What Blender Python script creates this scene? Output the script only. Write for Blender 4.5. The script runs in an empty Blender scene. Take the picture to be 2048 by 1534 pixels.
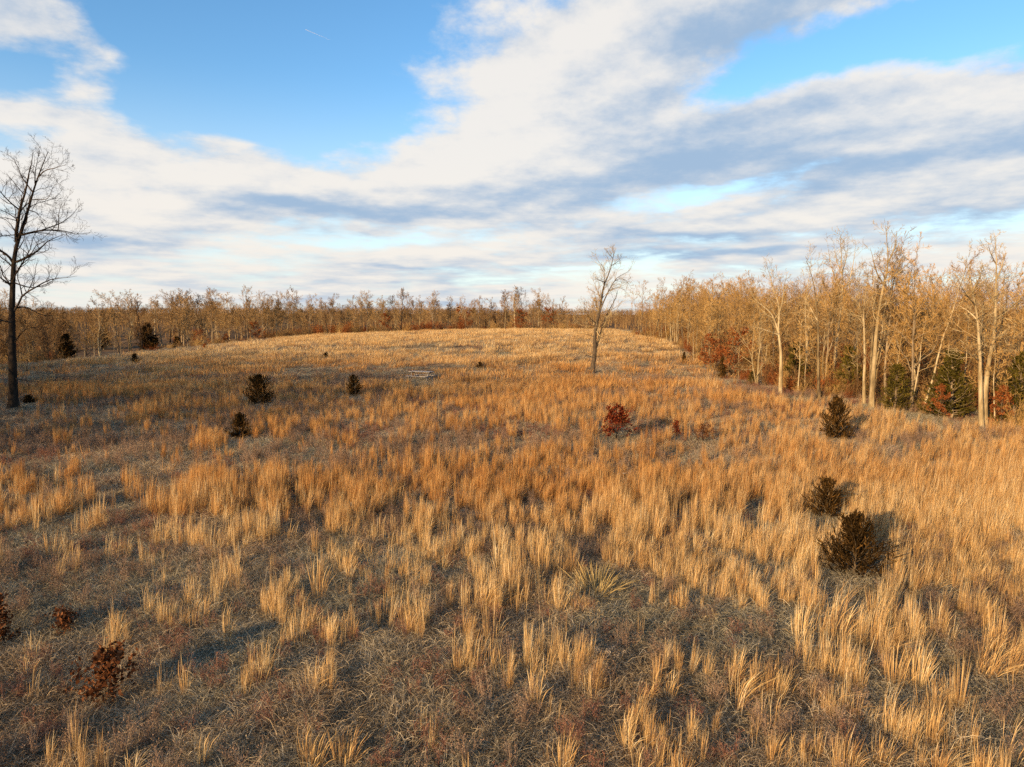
import bpy, math
import numpy as np
from mathutils import Vector

sc = bpy.context.scene
R = math.radians
# ------------------------------------------------------------------ camera
EYE = 6.5
PITCH = R(5.73)
FPX = 1365.0                      # focal length in pixels of a 2048 px wide picture
cam_d = bpy.data.cameras.new('camera')
cam_d.sensor_width = 36.0
cam_d.lens = 36.0 * FPX / 2048.0
cam_d.clip_start = 0.1
cam_d.clip_end = 30000.0
cam = bpy.data.objects.new('camera', cam_d)
sc.collection.objects.link(cam)
cam.location = (0, 0, EYE)
cam.rotation_euler = (R(90) - PITCH, 0, 0)
sc.camera = cam

# ------------------------------------------------------------------ exposure
sc.view_settings.view_transform = 'Standard'
sc.view_settings.look = 'None'
sc.view_settings.exposure = 1.0
sc.view_settings.gamma = 1.0
sc.view_settings.use_curve_mapping = False
sc.render.engine = 'CYCLES'
sc.cycles.max_bounces = 4
sc.cycles.diffuse_bounces = 2
sc.cycles.transmission_bounces = 2
sc.cycles.transparent_max_bounces = 4
sc.cycles.use_denoising = False

# ------------------------------------------------------------------ sun
SUN_AZ = R(180 + 38)              # clockwise from +Y (the view): behind the camera, to the left
SUN_EL = R(13.0)
sun_d = bpy.data.lights.new('sun', 'SUN')
sun_d.energy = 4.8
sun_d.angle = R(0.5)
sun_d.color = (1.0, 0.675, 0.35)
sun = bpy.data.objects.new('sun', sun_d)
sc.collection.objects.link(sun)
sdir = Vector((math.sin(SUN_AZ) * math.cos(SUN_EL), math.cos(SUN_AZ) * math.cos(SUN_EL), math.sin(SUN_EL)))
sun.rotation_euler = sdir.to_track_quat('Z', 'Y').to_euler()
sun.location = sdir * 200

# ------------------------------------------------------------------ sky
def px_dir(px, py):
    xc = (px - 1024.0) / FPX
    yc = (767.0 - py) / FPX
    cp, sp = math.cos(PITCH), math.sin(PITCH)
    return np.array([xc, cp + yc * sp, -sp + yc * cp])

def px_azel(px, py):
    d = px_dir(px, py)
    d = d / np.linalg.norm(d)
    return math.atan2(d[0], d[1]), math.asin(d[2])

def build_world():
    w = bpy.data.worlds.new('World')
    sc.world = w
    w.use_nodes = True
    nt = w.node_tree
    nt.nodes.clear()
    N, L = nt.nodes.new, nt.links.new

    def setin(sock, v):
        if isinstance(v, bpy.types.NodeSocket):
            L(v, sock)
        else:
            sock.default_value = v

    def M(op, a, b=0.0, c=0.0, clamp=False):
        n = N('ShaderNodeMath')
        n.operation = op
        n.use_clamp = clamp
        setin(n.inputs[0], a); setin(n.inputs[1], b); setin(n.inputs[2], c)
        return n.outputs[0]

    def comb(x, y, z):
        n = N('ShaderNodeCombineXYZ')
        setin(n.inputs[0], x); setin(n.inputs[1], y); setin(n.inputs[2], z)
        return n.outputs[0]

    def mixc(f, a, b):
        n = N('ShaderNodeMix')
        n.data_type = 'RGBA'
        setin(n.inputs[0], f); setin(n.inputs[6], a); setin(n.inputs[7], b)
        return n.outputs[2]

    def noise(v, scale, detail, rough=0.55):
        n = N('ShaderNodeTexNoise')
        L(v, n.inputs['Vector'])
        n.inputs['Scale'].default_value = scale
        n.inputs['Detail'].default_value = detail
        n.inputs['Roughness'].default_value = rough
        return n.outputs[0]

    def ramp(x, lo, hi):
        n = N('ShaderNodeMapRange')
        n.interpolation_type = 'SMOOTHSTEP'
        setin(n.inputs[0], x)
        n.inputs[1].default_value = lo; n.inputs[2].default_value = hi
        n.inputs[3].default_value = 0.0; n.inputs[4].default_value = 1.0
        return n.outputs[0]

    tc = N('ShaderNodeTexCoord').outputs['Generated']
    nrm = N('ShaderNodeVectorMath'); nrm.operation = 'NORMALIZE'
    L(tc, nrm.inputs[0])
    sep = N('ShaderNodeSeparateXYZ')
    L(nrm.outputs[0], sep.inputs[0])
    x, y, z = sep.outputs
    az = M('ARCTAN2', x, y)
    el = M('ARCSINE', z)
    zz = M('ADD', M('MAXIMUM', z, 0.0), 0.10)
    plane = comb(M('DIVIDE', x, zz), M('DIVIDE', y, zz), 0.0)
    azel = comb(az, M('MULTIPLY', M('LOGARITHM', M('ADD', M('MAXIMUM', el, 0.0), 0.06), 2.71828), 0.72), 0.0)
    # domain wobble so that no cloud keeps a plain oval
    wn = N('ShaderNodeTexNoise')
    L(azel, wn.inputs['Vector'])
    wn.inputs['Scale'].default_value = 5.0
    wn.inputs['Detail'].default_value = 4.0
    wv = N('ShaderNodeVectorMath'); wv.operation = 'MULTIPLY_ADD'
    L(wn.outputs[1], wv.inputs[0])
    wv.inputs[1].default_value = (0.13, 0.08, 0.0)
    wv.inputs[2].default_value = (-0.065, -0.04, 0.0)
    ae = N('ShaderNodeVectorMath'); ae.operation = 'ADD'
    L(comb(az, el, 0.0), ae.inputs[0]); L(wv.outputs[0], ae.inputs[1])
    ae = ae.outputs[0]

    def blobs(rows, acc):
        for (px, py, rx, ry, ang, amp) in rows:
            a0, e0 = px_azel(px, py)
            m = N('ShaderNodeMapping'); m.vector_type = 'TEXTURE'
            L(ae, m.inputs[0])
            m.inputs['Location'].default_value = (a0, e0, 0)
            m.inputs['Rotation'].default_value = (0, 0, R(ang))
            m.inputs['Scale'].default_value = (rx / FPX, ry / FPX, 1)
            d = N('ShaderNodeVectorMath'); d.operation = 'DOT_PRODUCT'
            L(m.outputs[0], d.inputs[0]); L(m.outputs[0], d.inputs[1])
            acc = M('MULTIPLY_ADD', M('POWER', 0.3679, d.outputs['Value']), amp, acc)
        return acc

    n1 = noise(plane, 0.85, 7.0, 0.56)
    n2 = noise(azel, 6.0, 8.0, 0.61)
    # layered cloud: high density low over the horizon, broken overhead
    low = ramp(el, 0.27, 0.05)
    n4 = noise(azel, 15.0, 5.0, 0.6)
    base = M('ADD', M('MULTIPLY_ADD', n1, 0.9, -0.51), M('MULTIPLY_ADD', n2, 1.7, -0.85))
    base = M('ADD', base, M('MULTIPLY_ADD', n4, 0.8, -0.4))
    base = M('MULTIPLY_ADD', low, 0.46, M('ADD', base, 0.10))
    CL = [  # centre px, radii px, tilt, amount
        (50, 20, 170, 100, 0, .95), (210, 170, 66, 48, 0, 1.0), (15, 215, 95, 28, 0, .7), (110, 122, 130, 22, 0, -.35),
        (180, 290, 75, 45, 0, .4), (330, 365, 210, 65, 0, .55), (590, 350, 130, 45, 0, .4), (430, 270, 60, 40, 0, .25),
        (650, 415, 380, 40, 0, .4),
        (1100, 215, 330, 130, 32, .75), (1330, 50, 300, 110, 15, .8), (860, 355, 150, 50, 10, .4), (760, 110, 60, 50, 0, .25),
        (1800, 220, 400, 85, 6, .95), (1350, 320, 330, 85, 15, .7), (1900, 300, 260, 80, 0, .5),
        (1700, 420, 420, 28, 4, .35), (300, 490, 160, 30, 0, .3), (1700, 8, 330, 22, 0, .35),
        # clear gaps
        (470, 95, 220, 120, 0, -1.0), (590, 225, 130, 50, 0, -.4), (300, 222, 170, 28, 0, -.55), (90, 150, 130, 24, 0, -.55), (90, 255, 90, 14, 0, -.4), (1850, 72, 270, 38, 4, -.9),
        (1440, 170, 120, 32, 22, -.45), (680, 40, 110, 80, 0, -.45), (1430, 385, 170, 26, 10, -.55), (1640, 345, 60, 22, 20, -.4),
        (760, 475, 220, 20, 0, -.5), (1180, 545, 260, 9, 0, -.3),
    ]
    dens = blobs(CL, base)
    cover = ramp(dens, 0.02, 0.64)
    DK = [  # shaded undersides
        (1470, 280, 200, 50, 12, .50), (1780, 330, 330, 34, 5, .60), (1520, 50, 200, 60, 10, .62),
        (680, 425, 280, 20, 0, .62), (1220, 370, 220, 36, 8, .45), (290, 497, 150, 15, 0, .60),
        (1500, 505, 330, 13, 3, .62), (1380, 470, 160, 12, 4, .50), (1870, 440, 260, 18, 3, .50),
        (20, 10, 150, 80, 0, .36), (850, 545, 260, 9, 0, .35), (1270, 250, 170, 60, 25, .22),
        (1780, 130, 330, 26, 5, -.45), (880, 340, 140, 30, 8, -.3), (330, 360, 210, 45, 0, -.3), (1030, 200, 160, 100, 30, -.25),
    ]
    # the same noise a little higher up: thick cloud above means a shaded base here
    up = N('ShaderNodeVectorMath'); up.operation = 'ADD'
    L(azel, up.inputs[0]); up.inputs[1].default_value = (-0.012, 0.06, 0)
    n3 = noise(up.outputs[0], 6.0, 8.0, 0.61)
    n5 = noise(up.outputs[0], 15.0, 5.0, 0.6)
    shade = M('MULTIPLY_ADD', M('SUBTRACT', n3, n2), 1.5, 0.25)
    shade = M('MULTIPLY_ADD', M('SUBTRACT', n5, n4), 0.45, shade)
    nb = noise(azel, 3.1, 3.0, 0.5)
    shade = M('MULTIPLY_ADD', M('MULTIPLY_ADD', nb, 1.9, -0.95), M('MULTIPLY_ADD', low, .55, .30), shade)
    shade = blobs(DK, shade)
    shade = ramp(shade, -0.02, 0.95)

    sky = N('ShaderNodeTexSky')
    sky.sky_type = 'NISHITA'
    sky.sun_disc = False
    sky.sun_elevation = SUN_EL
    sky.sun_rotation = SUN_AZ
    sky.altitude = 200
    sky.air_density = 1.0
    sky.dust_density = 0.6
    sky.ozone_density = 2.0
    hs = N('ShaderNodeHueSaturation')
    hs.inputs['Saturation'].default_value = 1.22
    hs.inputs['Value'].default_value = 2.1
    L(sky.outputs[0], hs.inputs['Color'])
    clear = mixc(M('MULTIPLY', ramp(el, 0.33, 0.0), 0.75), hs.outputs[0], (6.5, 7.3, 7.8, 1))
    warm = mixc(low, (7.55, 7.25, 6.85, 1), (7.8, 7.3, 6.7, 1))
    cloud = mixc(shade, warm, (3.0, 4.15, 5.7, 1))
    col = mixc(M('MULTIPLY', cover, 0.96), clear, cloud)
    bg = N('ShaderNodeBackground')
    L(col, bg.inputs['Color'])
    bg.inputs['Strength'].default_value = 0.060
    out = N('ShaderNodeOutputWorld')
    L(bg.outputs[0], out.inputs[0])
    w.cycles.sampling_method = 'MANUAL'
    w.cycles.sample_map_resolution = 512

build_world()

# ================================================================== helpers

def hash2(ix, iy, seed):
    h = (ix.astype(np.int64) * 374761393 + iy.astype(np.int64) * 668265263 + seed * 974634777) & 0xFFFFFFFF
    h = ((h ^ (h >> 13)) * 1274126177) & 0xFFFFFFFF
    h = h ^ (h >> 16)
    return (h & 0xFFFFFF) / float(0xFFFFFF)

def vnoise(x, y, seed=0):
    x = np.asarray(x, float); y = np.asarray(y, float)
    ix = np.floor(x); iy = np.floor(y)
    fx = x - ix; fy = y - iy
    fx = fx * fx * (3 - 2 * fx); fy = fy * fy * (3 - 2 * fy)
    a = hash2(ix, iy, seed); b = hash2(ix + 1, iy, seed)
    c = hash2(ix, iy + 1, seed); d = hash2(ix + 1, iy + 1, seed)
    return (a * (1 - fx) + b * fx) * (1 - fy) + (c * (1 - fx) + d * fx) * fy

def fbm(x, y, seed=0, octs=3):
    s = 0; a = 0.5; t = 0
    for o in range(octs):
        s = s + a * vnoise(np.asarray(x) * 2 ** o, np.asarray(y) * 2 ** o, seed + o * 17)
        t += a; a *= 0.5
    return s / t

def sstep(a, b, x):
    t = np.clip((np.asarray(x, float) - a) / (b - a), 0, 1)
    return t * t * (3 - 2 * t)

def ground_z(x, y):
    x = np.asarray(x, float); y = np.asarray(y, float)
    z = 0.35 * (fbm(x / 14, y / 14, 3) - 0.5) * sstep(5, 20, y)
    z = z + 1.9 * sstep(60, 195, y) * sstep(-75, 0, x)
    z = z - 5.2 * sstep(198, 280, y) * sstep(-70, -30, x)
    edge = -(x + 60) + 6 * (fbm(y / 30, x / 60, 9) - 0.5)
    z = z - 6.2 * sstep(0, 45, edge) * sstep(50, 90, y)
    z = z + 4.2 * sstep(225, 300, y) * sstep(-70, -110, x)
    z = z + (11 + 6 * (fbm(x / 500, y / 700, 21) - .5)) * sstep(550, 1500, y) - 40 * sstep(1600, 6000, y)
    return z

def gz(x, y):
    return float(ground_z(np.array([x]), np.array([y]))[0])

def hit(px, py):
    d = px_dir(px, py)
    t = np.concatenate([np.linspace(5, 120, 2400), np.linspace(120.1, 900, 3000)])
    P = np.outer(t, d) + np.array([0, 0, EYE])
    below = P[:, 2] < ground_z(P[:, 0], P[:, 1])
    k = int(np.argmax(below)) if below.any() else len(t) - 1
    p = P[k]
    return float(p[0]), float(p[1]), gz(p[0], p[1])

def at_depth(px, py, Y):
    d = px_dir(px, py)
    s = Y / d[1]
    return np.array([d[0] * s, Y, EYE + d[2] * s])

col = sc.collection
CLEAR = []                        # (x, y, radius, reach towards the viewer): plants and things that keep tall grass down round them

class Mesh:
    """collects vertices, polygons and a tint value per vertex"""
    def __init__(self):
        self.v = []; self.f4 = []; self.f3 = []; self.t = []; self.n = 0
    def add(self, v, f4=None, f3=None, tint=None):
        v = np.asarray(v, float).reshape(-1, 3)
        self.v.append(v)
        if f4 is not None and len(f4): self.f4.append(np.asarray(f4, int) + self.n)
        if f3 is not None and len(f3): self.f3.append(np.asarray(f3, int) + self.n)
        if tint is None: tint = np.full(len(v), 0.5)
        self.t.append(np.broadcast_to(np.asarray(tint, float), (len(v),)))
        self.n += len(v)
    def data(self, name, mat, smooth=True):
        me = bpy.data.meshes.new(name)
        v = np.concatenate(self.v)
        f4 = np.concatenate(self.f4) if self.f4 else np.zeros((0, 4), int)
        f3 = np.concatenate(self.f3) if self.f3 else np.zeros((0, 3), int)
        nl = f4.size + f3.size
        me.vertices.add(len(v)); me.vertices.foreach_set('co', v.ravel())
        me.loops.add(nl)
        me.loops.foreach_set('vertex_index', np.concatenate([f4.ravel(), f3.ravel()]))
        npoly = len(f4) + len(f3)
        me.polygons.add(npoly)
        st = np.concatenate([np.arange(len(f4)) * 4, f4.size + np.arange(len(f3)) * 3])
        me.polygons.foreach_set('loop_start', st)
        me.polygons.foreach_set('use_smooth', np.full(npoly, smooth))
        a = me.attributes.new('tint', 'FLOAT', 'POINT')
        a.data.foreach_set('value', np.concatenate(self.t))
        me.materials.append(mat)
        me.update(calc_edges=True)
        return me
    def obj(self, name, mat, parent=None, smooth=True, coll=None):
        o = bpy.data.objects.new(name, self.data(name, mat, smooth))
        (coll or col).objects.link(o)
        o.parent = parent
        return o

def link(name, me, parent=None, loc=None):
    o = bpy.data.objects.new(name, me)
    col.objects.link(o)
    o.parent = parent
    if loc is not None: o.location = loc
    return o

def tag(o, label=None, cat=None, group=None, kind=None):
    if label: o['label'] = label
    if cat: o['category'] = cat
    if group: o['group'] = group
    if kind: o['kind'] = kind
    return o

def thing(name, loc, label, cat, group=None):
    o = bpy.data.objects.new(name, None)
    o.empty_display_size = 0.3
    col.objects.link(o)
    o.location = loc
    return tag(o, label, cat, group)

def norm(v):
    return v / np.maximum(np.linalg.norm(v, axis=-1, keepdims=True), 1e-9)

def tubes(m, pts, rad, sides, tint=None, cap=False):
    """pts (N,S,3), rad (N,S): N tapered tubes"""
    N, S, _ = pts.shape
    if N == 0: return
    tan = norm(np.gradient(pts, axis=1))
    axis = norm(pts[:, -1] - pts[:, 0])
    ref = np.where(np.abs(axis[:, 2:3]) > 0.8, np.array([[1., 0, 0]]), np.array([[0, 0, 1.]]))
    ref = np.repeat(ref[:, None, :], S, 1)
    e1 = norm(np.cross(tan, ref)); e2 = np.cross(tan, e1)
    a = np.arange(sides) * 2 * math.pi / sides
    ring = pts[:, :, None, :] + rad[:, :, None, None] * (np.cos(a)[None, None, :, None] * e1[:, :, None, :]
                                                         + np.sin(a)[None, None, :, None] * e2[:, :, None, :])
    idx = np.arange(N * S * sides).reshape(N, S, sides)
    q = np.stack([idx[:, :-1], np.roll(idx, -1, 2)[:, :-1], np.roll(idx, -1, 2)[:, 1:], idx[:, 1:]], -1).reshape(-1, 4)
    if tint is None: tint = np.full(N, .5)
    m.add(ring.reshape(-1, 3), q, None, np.repeat(tint, S * sides))

def ribbons(m, pts, wid, rng, tint=None, side=None):
    """pts (N,S,3), wid (N,S): N flat blades"""
    N, S, _ = pts.shape
    if N == 0: return
    if side is None:
        side = rng.normal(size=(N, 3)); 
    axis = pts[:, -1] - pts[:, 0]
    side = norm(np.cross(axis, side))
    off = side[:, None, :] * wid[:, :, None] * 0.5
    v = np.stack([pts - off, pts + off], 2)
    idx = np.arange(N * S * 2).reshape(N, S, 2)
    q = np.stack([idx[:, :-1, 0], idx[:, :-1, 1], idx[:, 1:, 1], idx[:, 1:, 0]], -1).reshape(-1, 4)
    if tint is None: tint = np.full(N, .5)
    if np.ndim(tint) == 2:
        t = np.repeat(tint[:, :, None], 2, 2).ravel()
    else:
        t = np.repeat(tint, S * 2)
    m.add(v.reshape(-1, 3), q, None, t)

def sample(pts, t):
    """points and tangents at parameters t (N,K) of polylines (N,S,3)"""
    N, S, _ = pts.shape
    f = np.clip(t, 0, 1) * (S - 1)
    i = np.minimum(f.astype(int), S - 2)
    u = (f - i)[..., None]
    n = np.arange(N)[:, None]
    a = pts[n, i]; b = pts[n, i + 1]
    return a + (b - a) * u, norm(b - a), i, u[..., 0]

def grow(pts, rad, k, t0, t1, length, ang, rng, S=5, up=0.15, wig=0.25, rk=0.6, taper=0.15, lenfall=0.5, minr=0.0, away=None):
    """k children on each parent; returns their points and radii"""
    N = len(pts)
    if N == 0: return np.zeros((0, S, 3)), np.zeros((0, S))
    t = t0 + (t1 - t0) * (np.arange(k)[None, :] + rng.random((N, k))) / k
    P, T, i, u = sample(pts, t)
    n = np.arange(N)[:, None]
    r0 = rad[n, i] * (1 - u) + rad[n, np.minimum(i + 1, pts.shape[1] - 1)] * u
    plen = np.linalg.norm(np.diff(pts, axis=1), axis=-1).sum(1)
    if np.isscalar(length): L = plen[:, None] * length
    else: L = length
    L = L * (1 - lenfall * (t - t0) / max(t1 - t0, 1e-6)) * rng.uniform(.65, 1.25, (N, k))
    phi = (rng.random((N, 1)) * 6.28 + np.arange(k)[None, :] * 2.4 + rng.normal(0, .5, (N, k)))
    ref = np.where(np.abs(T[..., 2:3]) > .9, np.array([1., 0, 0]), np.array([0, 0, 1.]))
    e1 = norm(np.cross(T, ref)); e2 = np.cross(T, e1)
    a = ang + rng.normal(0, .18, (N, k))
    d = np.cos(a)[..., None] * T + np.sin(a)[..., None] * (np.cos(phi)[..., None] * e1 + np.sin(phi)[..., None] * e2)
    M_ = N * k
    d = d.reshape(M_, 3); p = P.reshape(M_, 3); L = L.reshape(M_, 1)
    out = [p]
    for s in range(S - 1):
        d = norm(d + rng.normal(0, wig, (M_, 3)) * (0.5 if s == 0 else 1) + np.array([0, 0, up]))
        p = p + d * L / (S - 1)
        out.append(p)
    C = np.stack(out, 1)
    r = np.maximum(r0.reshape(M_, 1) * rk, minr)
    prof = np.linspace(1, taper, S)[None, :]
    return C, np.maximum(r * prof, minr * 0.6)

# ------------------------------------------------------------------ materials
def new_mat(name):
    m = bpy.data.materials.new(name)
    m.use_nodes = True
    nt = m.node_tree
    nt.nodes.clear()
    return m, nt, nt.nodes.new, nt.links.new

def ramp_node(nt, stops):
    n = nt.nodes.new('ShaderNodeValToRGB')
    e = n.color_ramp.elements
    while len(e) < len(stops): e.new(0.5)
    for el_, (p, c) in zip(e, stops):
        el_.position = p; el_.color = (*c, 1)
    return n

def plant_mat(name, stops, trans=0.25, drift=0.25, inst=0.35, alt=None):
    """blade / leaf material: colour by the blade's own tint, by the individual plant and by slow drift over the field"""
    m, nt, N, L = new_mat(name)
    at = N('ShaderNodeAttribute'); at.attribute_name = 'tint'
    oi = N('ShaderNodeObjectInfo')
    no = N('ShaderNodeTexNoise'); no.inputs['Scale'].default_value = 0.22; no.inputs['Detail'].default_value = 3
    L(oi.outputs['Location'], no.inputs['Vector'])
    a = N('ShaderNodeMath'); a.operation = 'MULTIPLY_ADD'
    L(oi.outputs['Random'], a.inputs[0]); a.inputs[1].default_value = inst; a.inputs[2].default_value = -inst / 2
    b = N('ShaderNodeMath'); b.operation = 'MULTIPLY_ADD'
    L(no.outputs[0], b.inputs[0]); b.inputs[1].default_value = drift * 2; b.inputs[2].default_value = -drift
    s = N('ShaderNodeMath'); s.operation = 'ADD'; L(a.outputs[0], s.inputs[0]); L(b.outputs[0], s.inputs[1])
    t = N('ShaderNodeMath'); t.operation = 'ADD'; t.use_clamp = True
    L(s.outputs[0], t.inputs[0]); L(at.outputs['Fac'], t.inputs[1])
    r = ramp_node(nt, stops)
    L(t.outputs[0], r.inputs[0])
    colour = r.outputs[0]
    if alt:
        ta = N('ShaderNodeAttribute'); ta.attribute_type = 'INSTANCER'; ta.attribute_name = 'tone'
        r2 = ramp_node(nt, alt); L(t.outputs[0], r2.inputs[0])
        mx = N('ShaderNodeMix'); mx.data_type = 'RGBA'
        L(ta.outputs['Fac'], mx.inputs[0]); L(r.outputs[0], mx.inputs[6]); L(r2.outputs[0], mx.inputs[7])
        colour = mx.outputs[2]
    df = N('ShaderNodeBsdfDiffuse'); L(colour, df.inputs[0])
    out = N('ShaderNodeOutputMaterial')
    if trans > 0:
        tr = N('ShaderNodeBsdfTranslucent'); L(colour, tr.inputs[0])
        mx = N('ShaderNodeMixShader'); mx.inputs[0].default_value = trans
        L(df.outputs[0], mx.inputs[1]); L(tr.outputs[0], mx.inputs[2])
        L(mx.outputs[0], out.inputs[0])
    else:
        L(df.outputs[0], out.inputs[0])
    return m

def bark_mat(name, c1, c2, c3, scale=6.0):
    m, nt, N, L = new_mat(name)
    tc = N('ShaderNodeTexCoord')
    mp = N('ShaderNodeMapping'); mp.inputs['Scale'].default_value = (1, 1, 0.22)
    L(tc.outputs['Object'], mp.inputs[0])
    no = N('ShaderNodeTexNoise'); no.inputs['Scale'].default_value = scale; no.inputs['Detail'].default_value = 6
    no.inputs['Roughness'].default_value = .7
    L(mp.outputs[0], no.inputs['Vector'])
    oi = N('ShaderNodeObjectInfo')
    a = N('ShaderNodeMath'); a.operation = 'MULTIPLY_ADD'
    L(oi.outputs['Random'], a.inputs[0]); a.inputs[1].default_value = .3; a.inputs[2].default_value = -.15
    s = N('ShaderNodeMath'); s.operation = 'ADD'; s.use_clamp = True
    L(no.outputs[0], s.inputs[0]); L(a.outputs[0], s.inputs[1])
    r = ramp_node(nt, [(0.28, c1), (0.5, c2), (0.72, c3)])
    L(s.outputs[0], r.inputs[0])
    b = N('ShaderNodeBsdfPrincipled')
    b.inputs['Roughness'].default_value = .9
    b.inputs['Specular IOR Level'].default_value = .1
    L(r.outputs[0], b.inputs['Base Color'])
    bp = N('ShaderNodeBump'); bp.inputs['Strength'].default_value = .6; bp.inputs['Distance'].default_value = .04
    L(no.outputs[0], bp.inputs['Height']); L(bp.outputs[0], b.inputs['Normal'])
    out = N('ShaderNodeOutputMaterial'); L(b.outputs[0], out.inputs[0])
    return m

MAT = {}
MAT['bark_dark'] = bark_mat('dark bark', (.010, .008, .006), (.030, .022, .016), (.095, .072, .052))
MAT['bark_grey'] = bark_mat('grey bark', (.07, .052, .034), (.16, .12, .075), (.27, .21, .13))
MAT['bark_pale'] = bark_mat('pale bark', (.06, .042, .024), (.25, .19, .10), (.46, .38, .24), 3.2)
MAT['bark_brown'] = bark_mat('brown bark', (.035, .026, .018), (.09, .068, .046), (.20, .16, .11))
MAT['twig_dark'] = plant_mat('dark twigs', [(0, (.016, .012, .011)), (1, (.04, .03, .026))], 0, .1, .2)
MAT['twig_gold'] = plant_mat('golden brown twigs', [(0, (.17, .092, .034)), (.5, (.33, .20, .07)), (1, (.46, .30, .115))], 0, .25, .7)
MAT['twig_tan'] = plant_mat('tan twigs', [(0, (.14, .078, .034)), (.5, (.28, .175, .075)), (1, (.40, .27, .125))], 0, .25, .7)
MAT['twig_pale'] = plant_mat('pale twigs', [(0, (.16, .11, .06)), (.5, (.28, .21, .11)), (1, (.40, .32, .18))], 0, .2, .5)
MAT['twig_brown'] = plant_mat('brown thicket twigs', [(0, (.08, .044, .024)), (.5, (.18, .105, .048)), (1, (.29, .185, .08))], 0, .25, .6)
MAT['leaf_russet'] = plant_mat('russet leaves', [(0, (.10, .030, .012)), (.5, (.25, .075, .022)), (1, (.36, .14, .045))], .3, .1, .3)
MAT['leaf_crimson'] = plant_mat('crimson leaves', [(0, (.05, .010, .006)), (.5, (.13, .024, .012)), (1, (.24, .06, .02))], .3, .05, .2)
MAT['leaf_brown'] = plant_mat('dark brown leaves', [(0, (.04, .016, .008)), (.6, (.12, .045, .018)), (1, (.24, .11, .05))], .3, .05, .2)
MAT['cedar_bronze'] = plant_mat('bronze cedar sprays', [(0, (.014, .009, .004)), (.5, (.045, .026, .009)), (1, (.19, .10, .028))], .1, .05, .3)
MAT['cedar_olive'] = plant_mat('olive cedar sprays', [(0, (.030, .026, .006)), (.6, (.095, .076, .015)), (1, (.20, .145, .03))], .15, .1, .4)
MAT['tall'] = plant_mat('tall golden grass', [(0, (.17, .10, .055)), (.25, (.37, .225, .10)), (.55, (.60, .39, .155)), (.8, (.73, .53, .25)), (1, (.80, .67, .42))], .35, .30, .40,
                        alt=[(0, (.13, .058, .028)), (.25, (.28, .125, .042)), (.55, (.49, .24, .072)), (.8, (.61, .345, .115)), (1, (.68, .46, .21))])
MAT['thatch'] = plant_mat('matted short grass', [(0, (.11, .076, .048)), (.3, (.31, .23, .14)), (.65, (.54, .425, .275)), (1, (.76, .65, .46))], .3, .24, .3,
                          alt=[(0, (.09, .072, .046)), (.3, (.25, .215, .14)), (.65, (.46, .41, .285)), (1, (.70, .64, .48))])
MAT['weed'] = plant_mat('dead weed stems', [(0, (.085, .055, .040)), (.5, (.21, .138, .092)), (1, (.36, .25, .17))], .1, .25, .45)
MAT['redstem'] = plant_mat('reddish stems', [(0, (.11, .05, .036)), (.6, (.21, .10, .066)), (1, (.29, .17, .12))], .1, .1, .3)
MAT['yellow'] = plant_mat('straw yellow grass', [(0, (.26, .17, .06)), (.5, (.45, .33, .13)), (1, (.60, .47, .22))], .3, .1, .2)
MAT['seedhead'] = plant_mat('pale seed heads', [(0, (.30, .23, .16)), (1, (.62, .54, .42))], .3, .1, .2)

def ground_mat():
    m, nt, N, L = new_mat('field soil and litter')
    tc = N('ShaderNodeTexCoord')
    no = N('ShaderNodeTexNoise'); no.inputs['Scale'].default_value = .18; no.inputs['Detail'].default_value = 8
    no.inputs['Roughness'].default_value = .65
    L(tc.outputs['Object'], no.inputs['Vector'])
    n2 = N('ShaderNodeTexNoise'); n2.inputs['Scale'].default_value = 9; n2.inputs['Detail'].default_value = 5
    L(tc.outputs['Object'], n2.inputs['Vector'])
    r = ramp_node(nt, [(.3, (.075, .05, .034)), (.55, (.15, .10, .06)), (.75, (.24, .155, .08))])
    a = N('ShaderNodeMath'); a.operation = 'MULTIPLY_ADD'
    L(n2.outputs[0], a.inputs[0]); a.inputs[1].default_value = .5; a.inputs[2].default_value = -.25
    b = N('ShaderNodeMath'); b.operation = 'ADD'; L(no.outputs[0], b.inputs[0]); L(a.outputs[0], b.inputs[1])
    L(b.outputs[0], r.inputs[0])
    d = N('ShaderNodeBsdfDiffuse'); L(r.outputs[0], d.inputs[0])
    bp = N('ShaderNodeBump'); bp.inputs['Strength'].default_value = .8; bp.inputs['Distance'].default_value = .08
    L(n2.outputs[0], bp.inputs['Height']); L(bp.outputs[0], d.inputs['Normal'])
    out = N('ShaderNodeOutputMaterial'); L(d.outputs[0], out.inputs[0])
    return m
MAT['ground'] = ground_mat()

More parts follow.
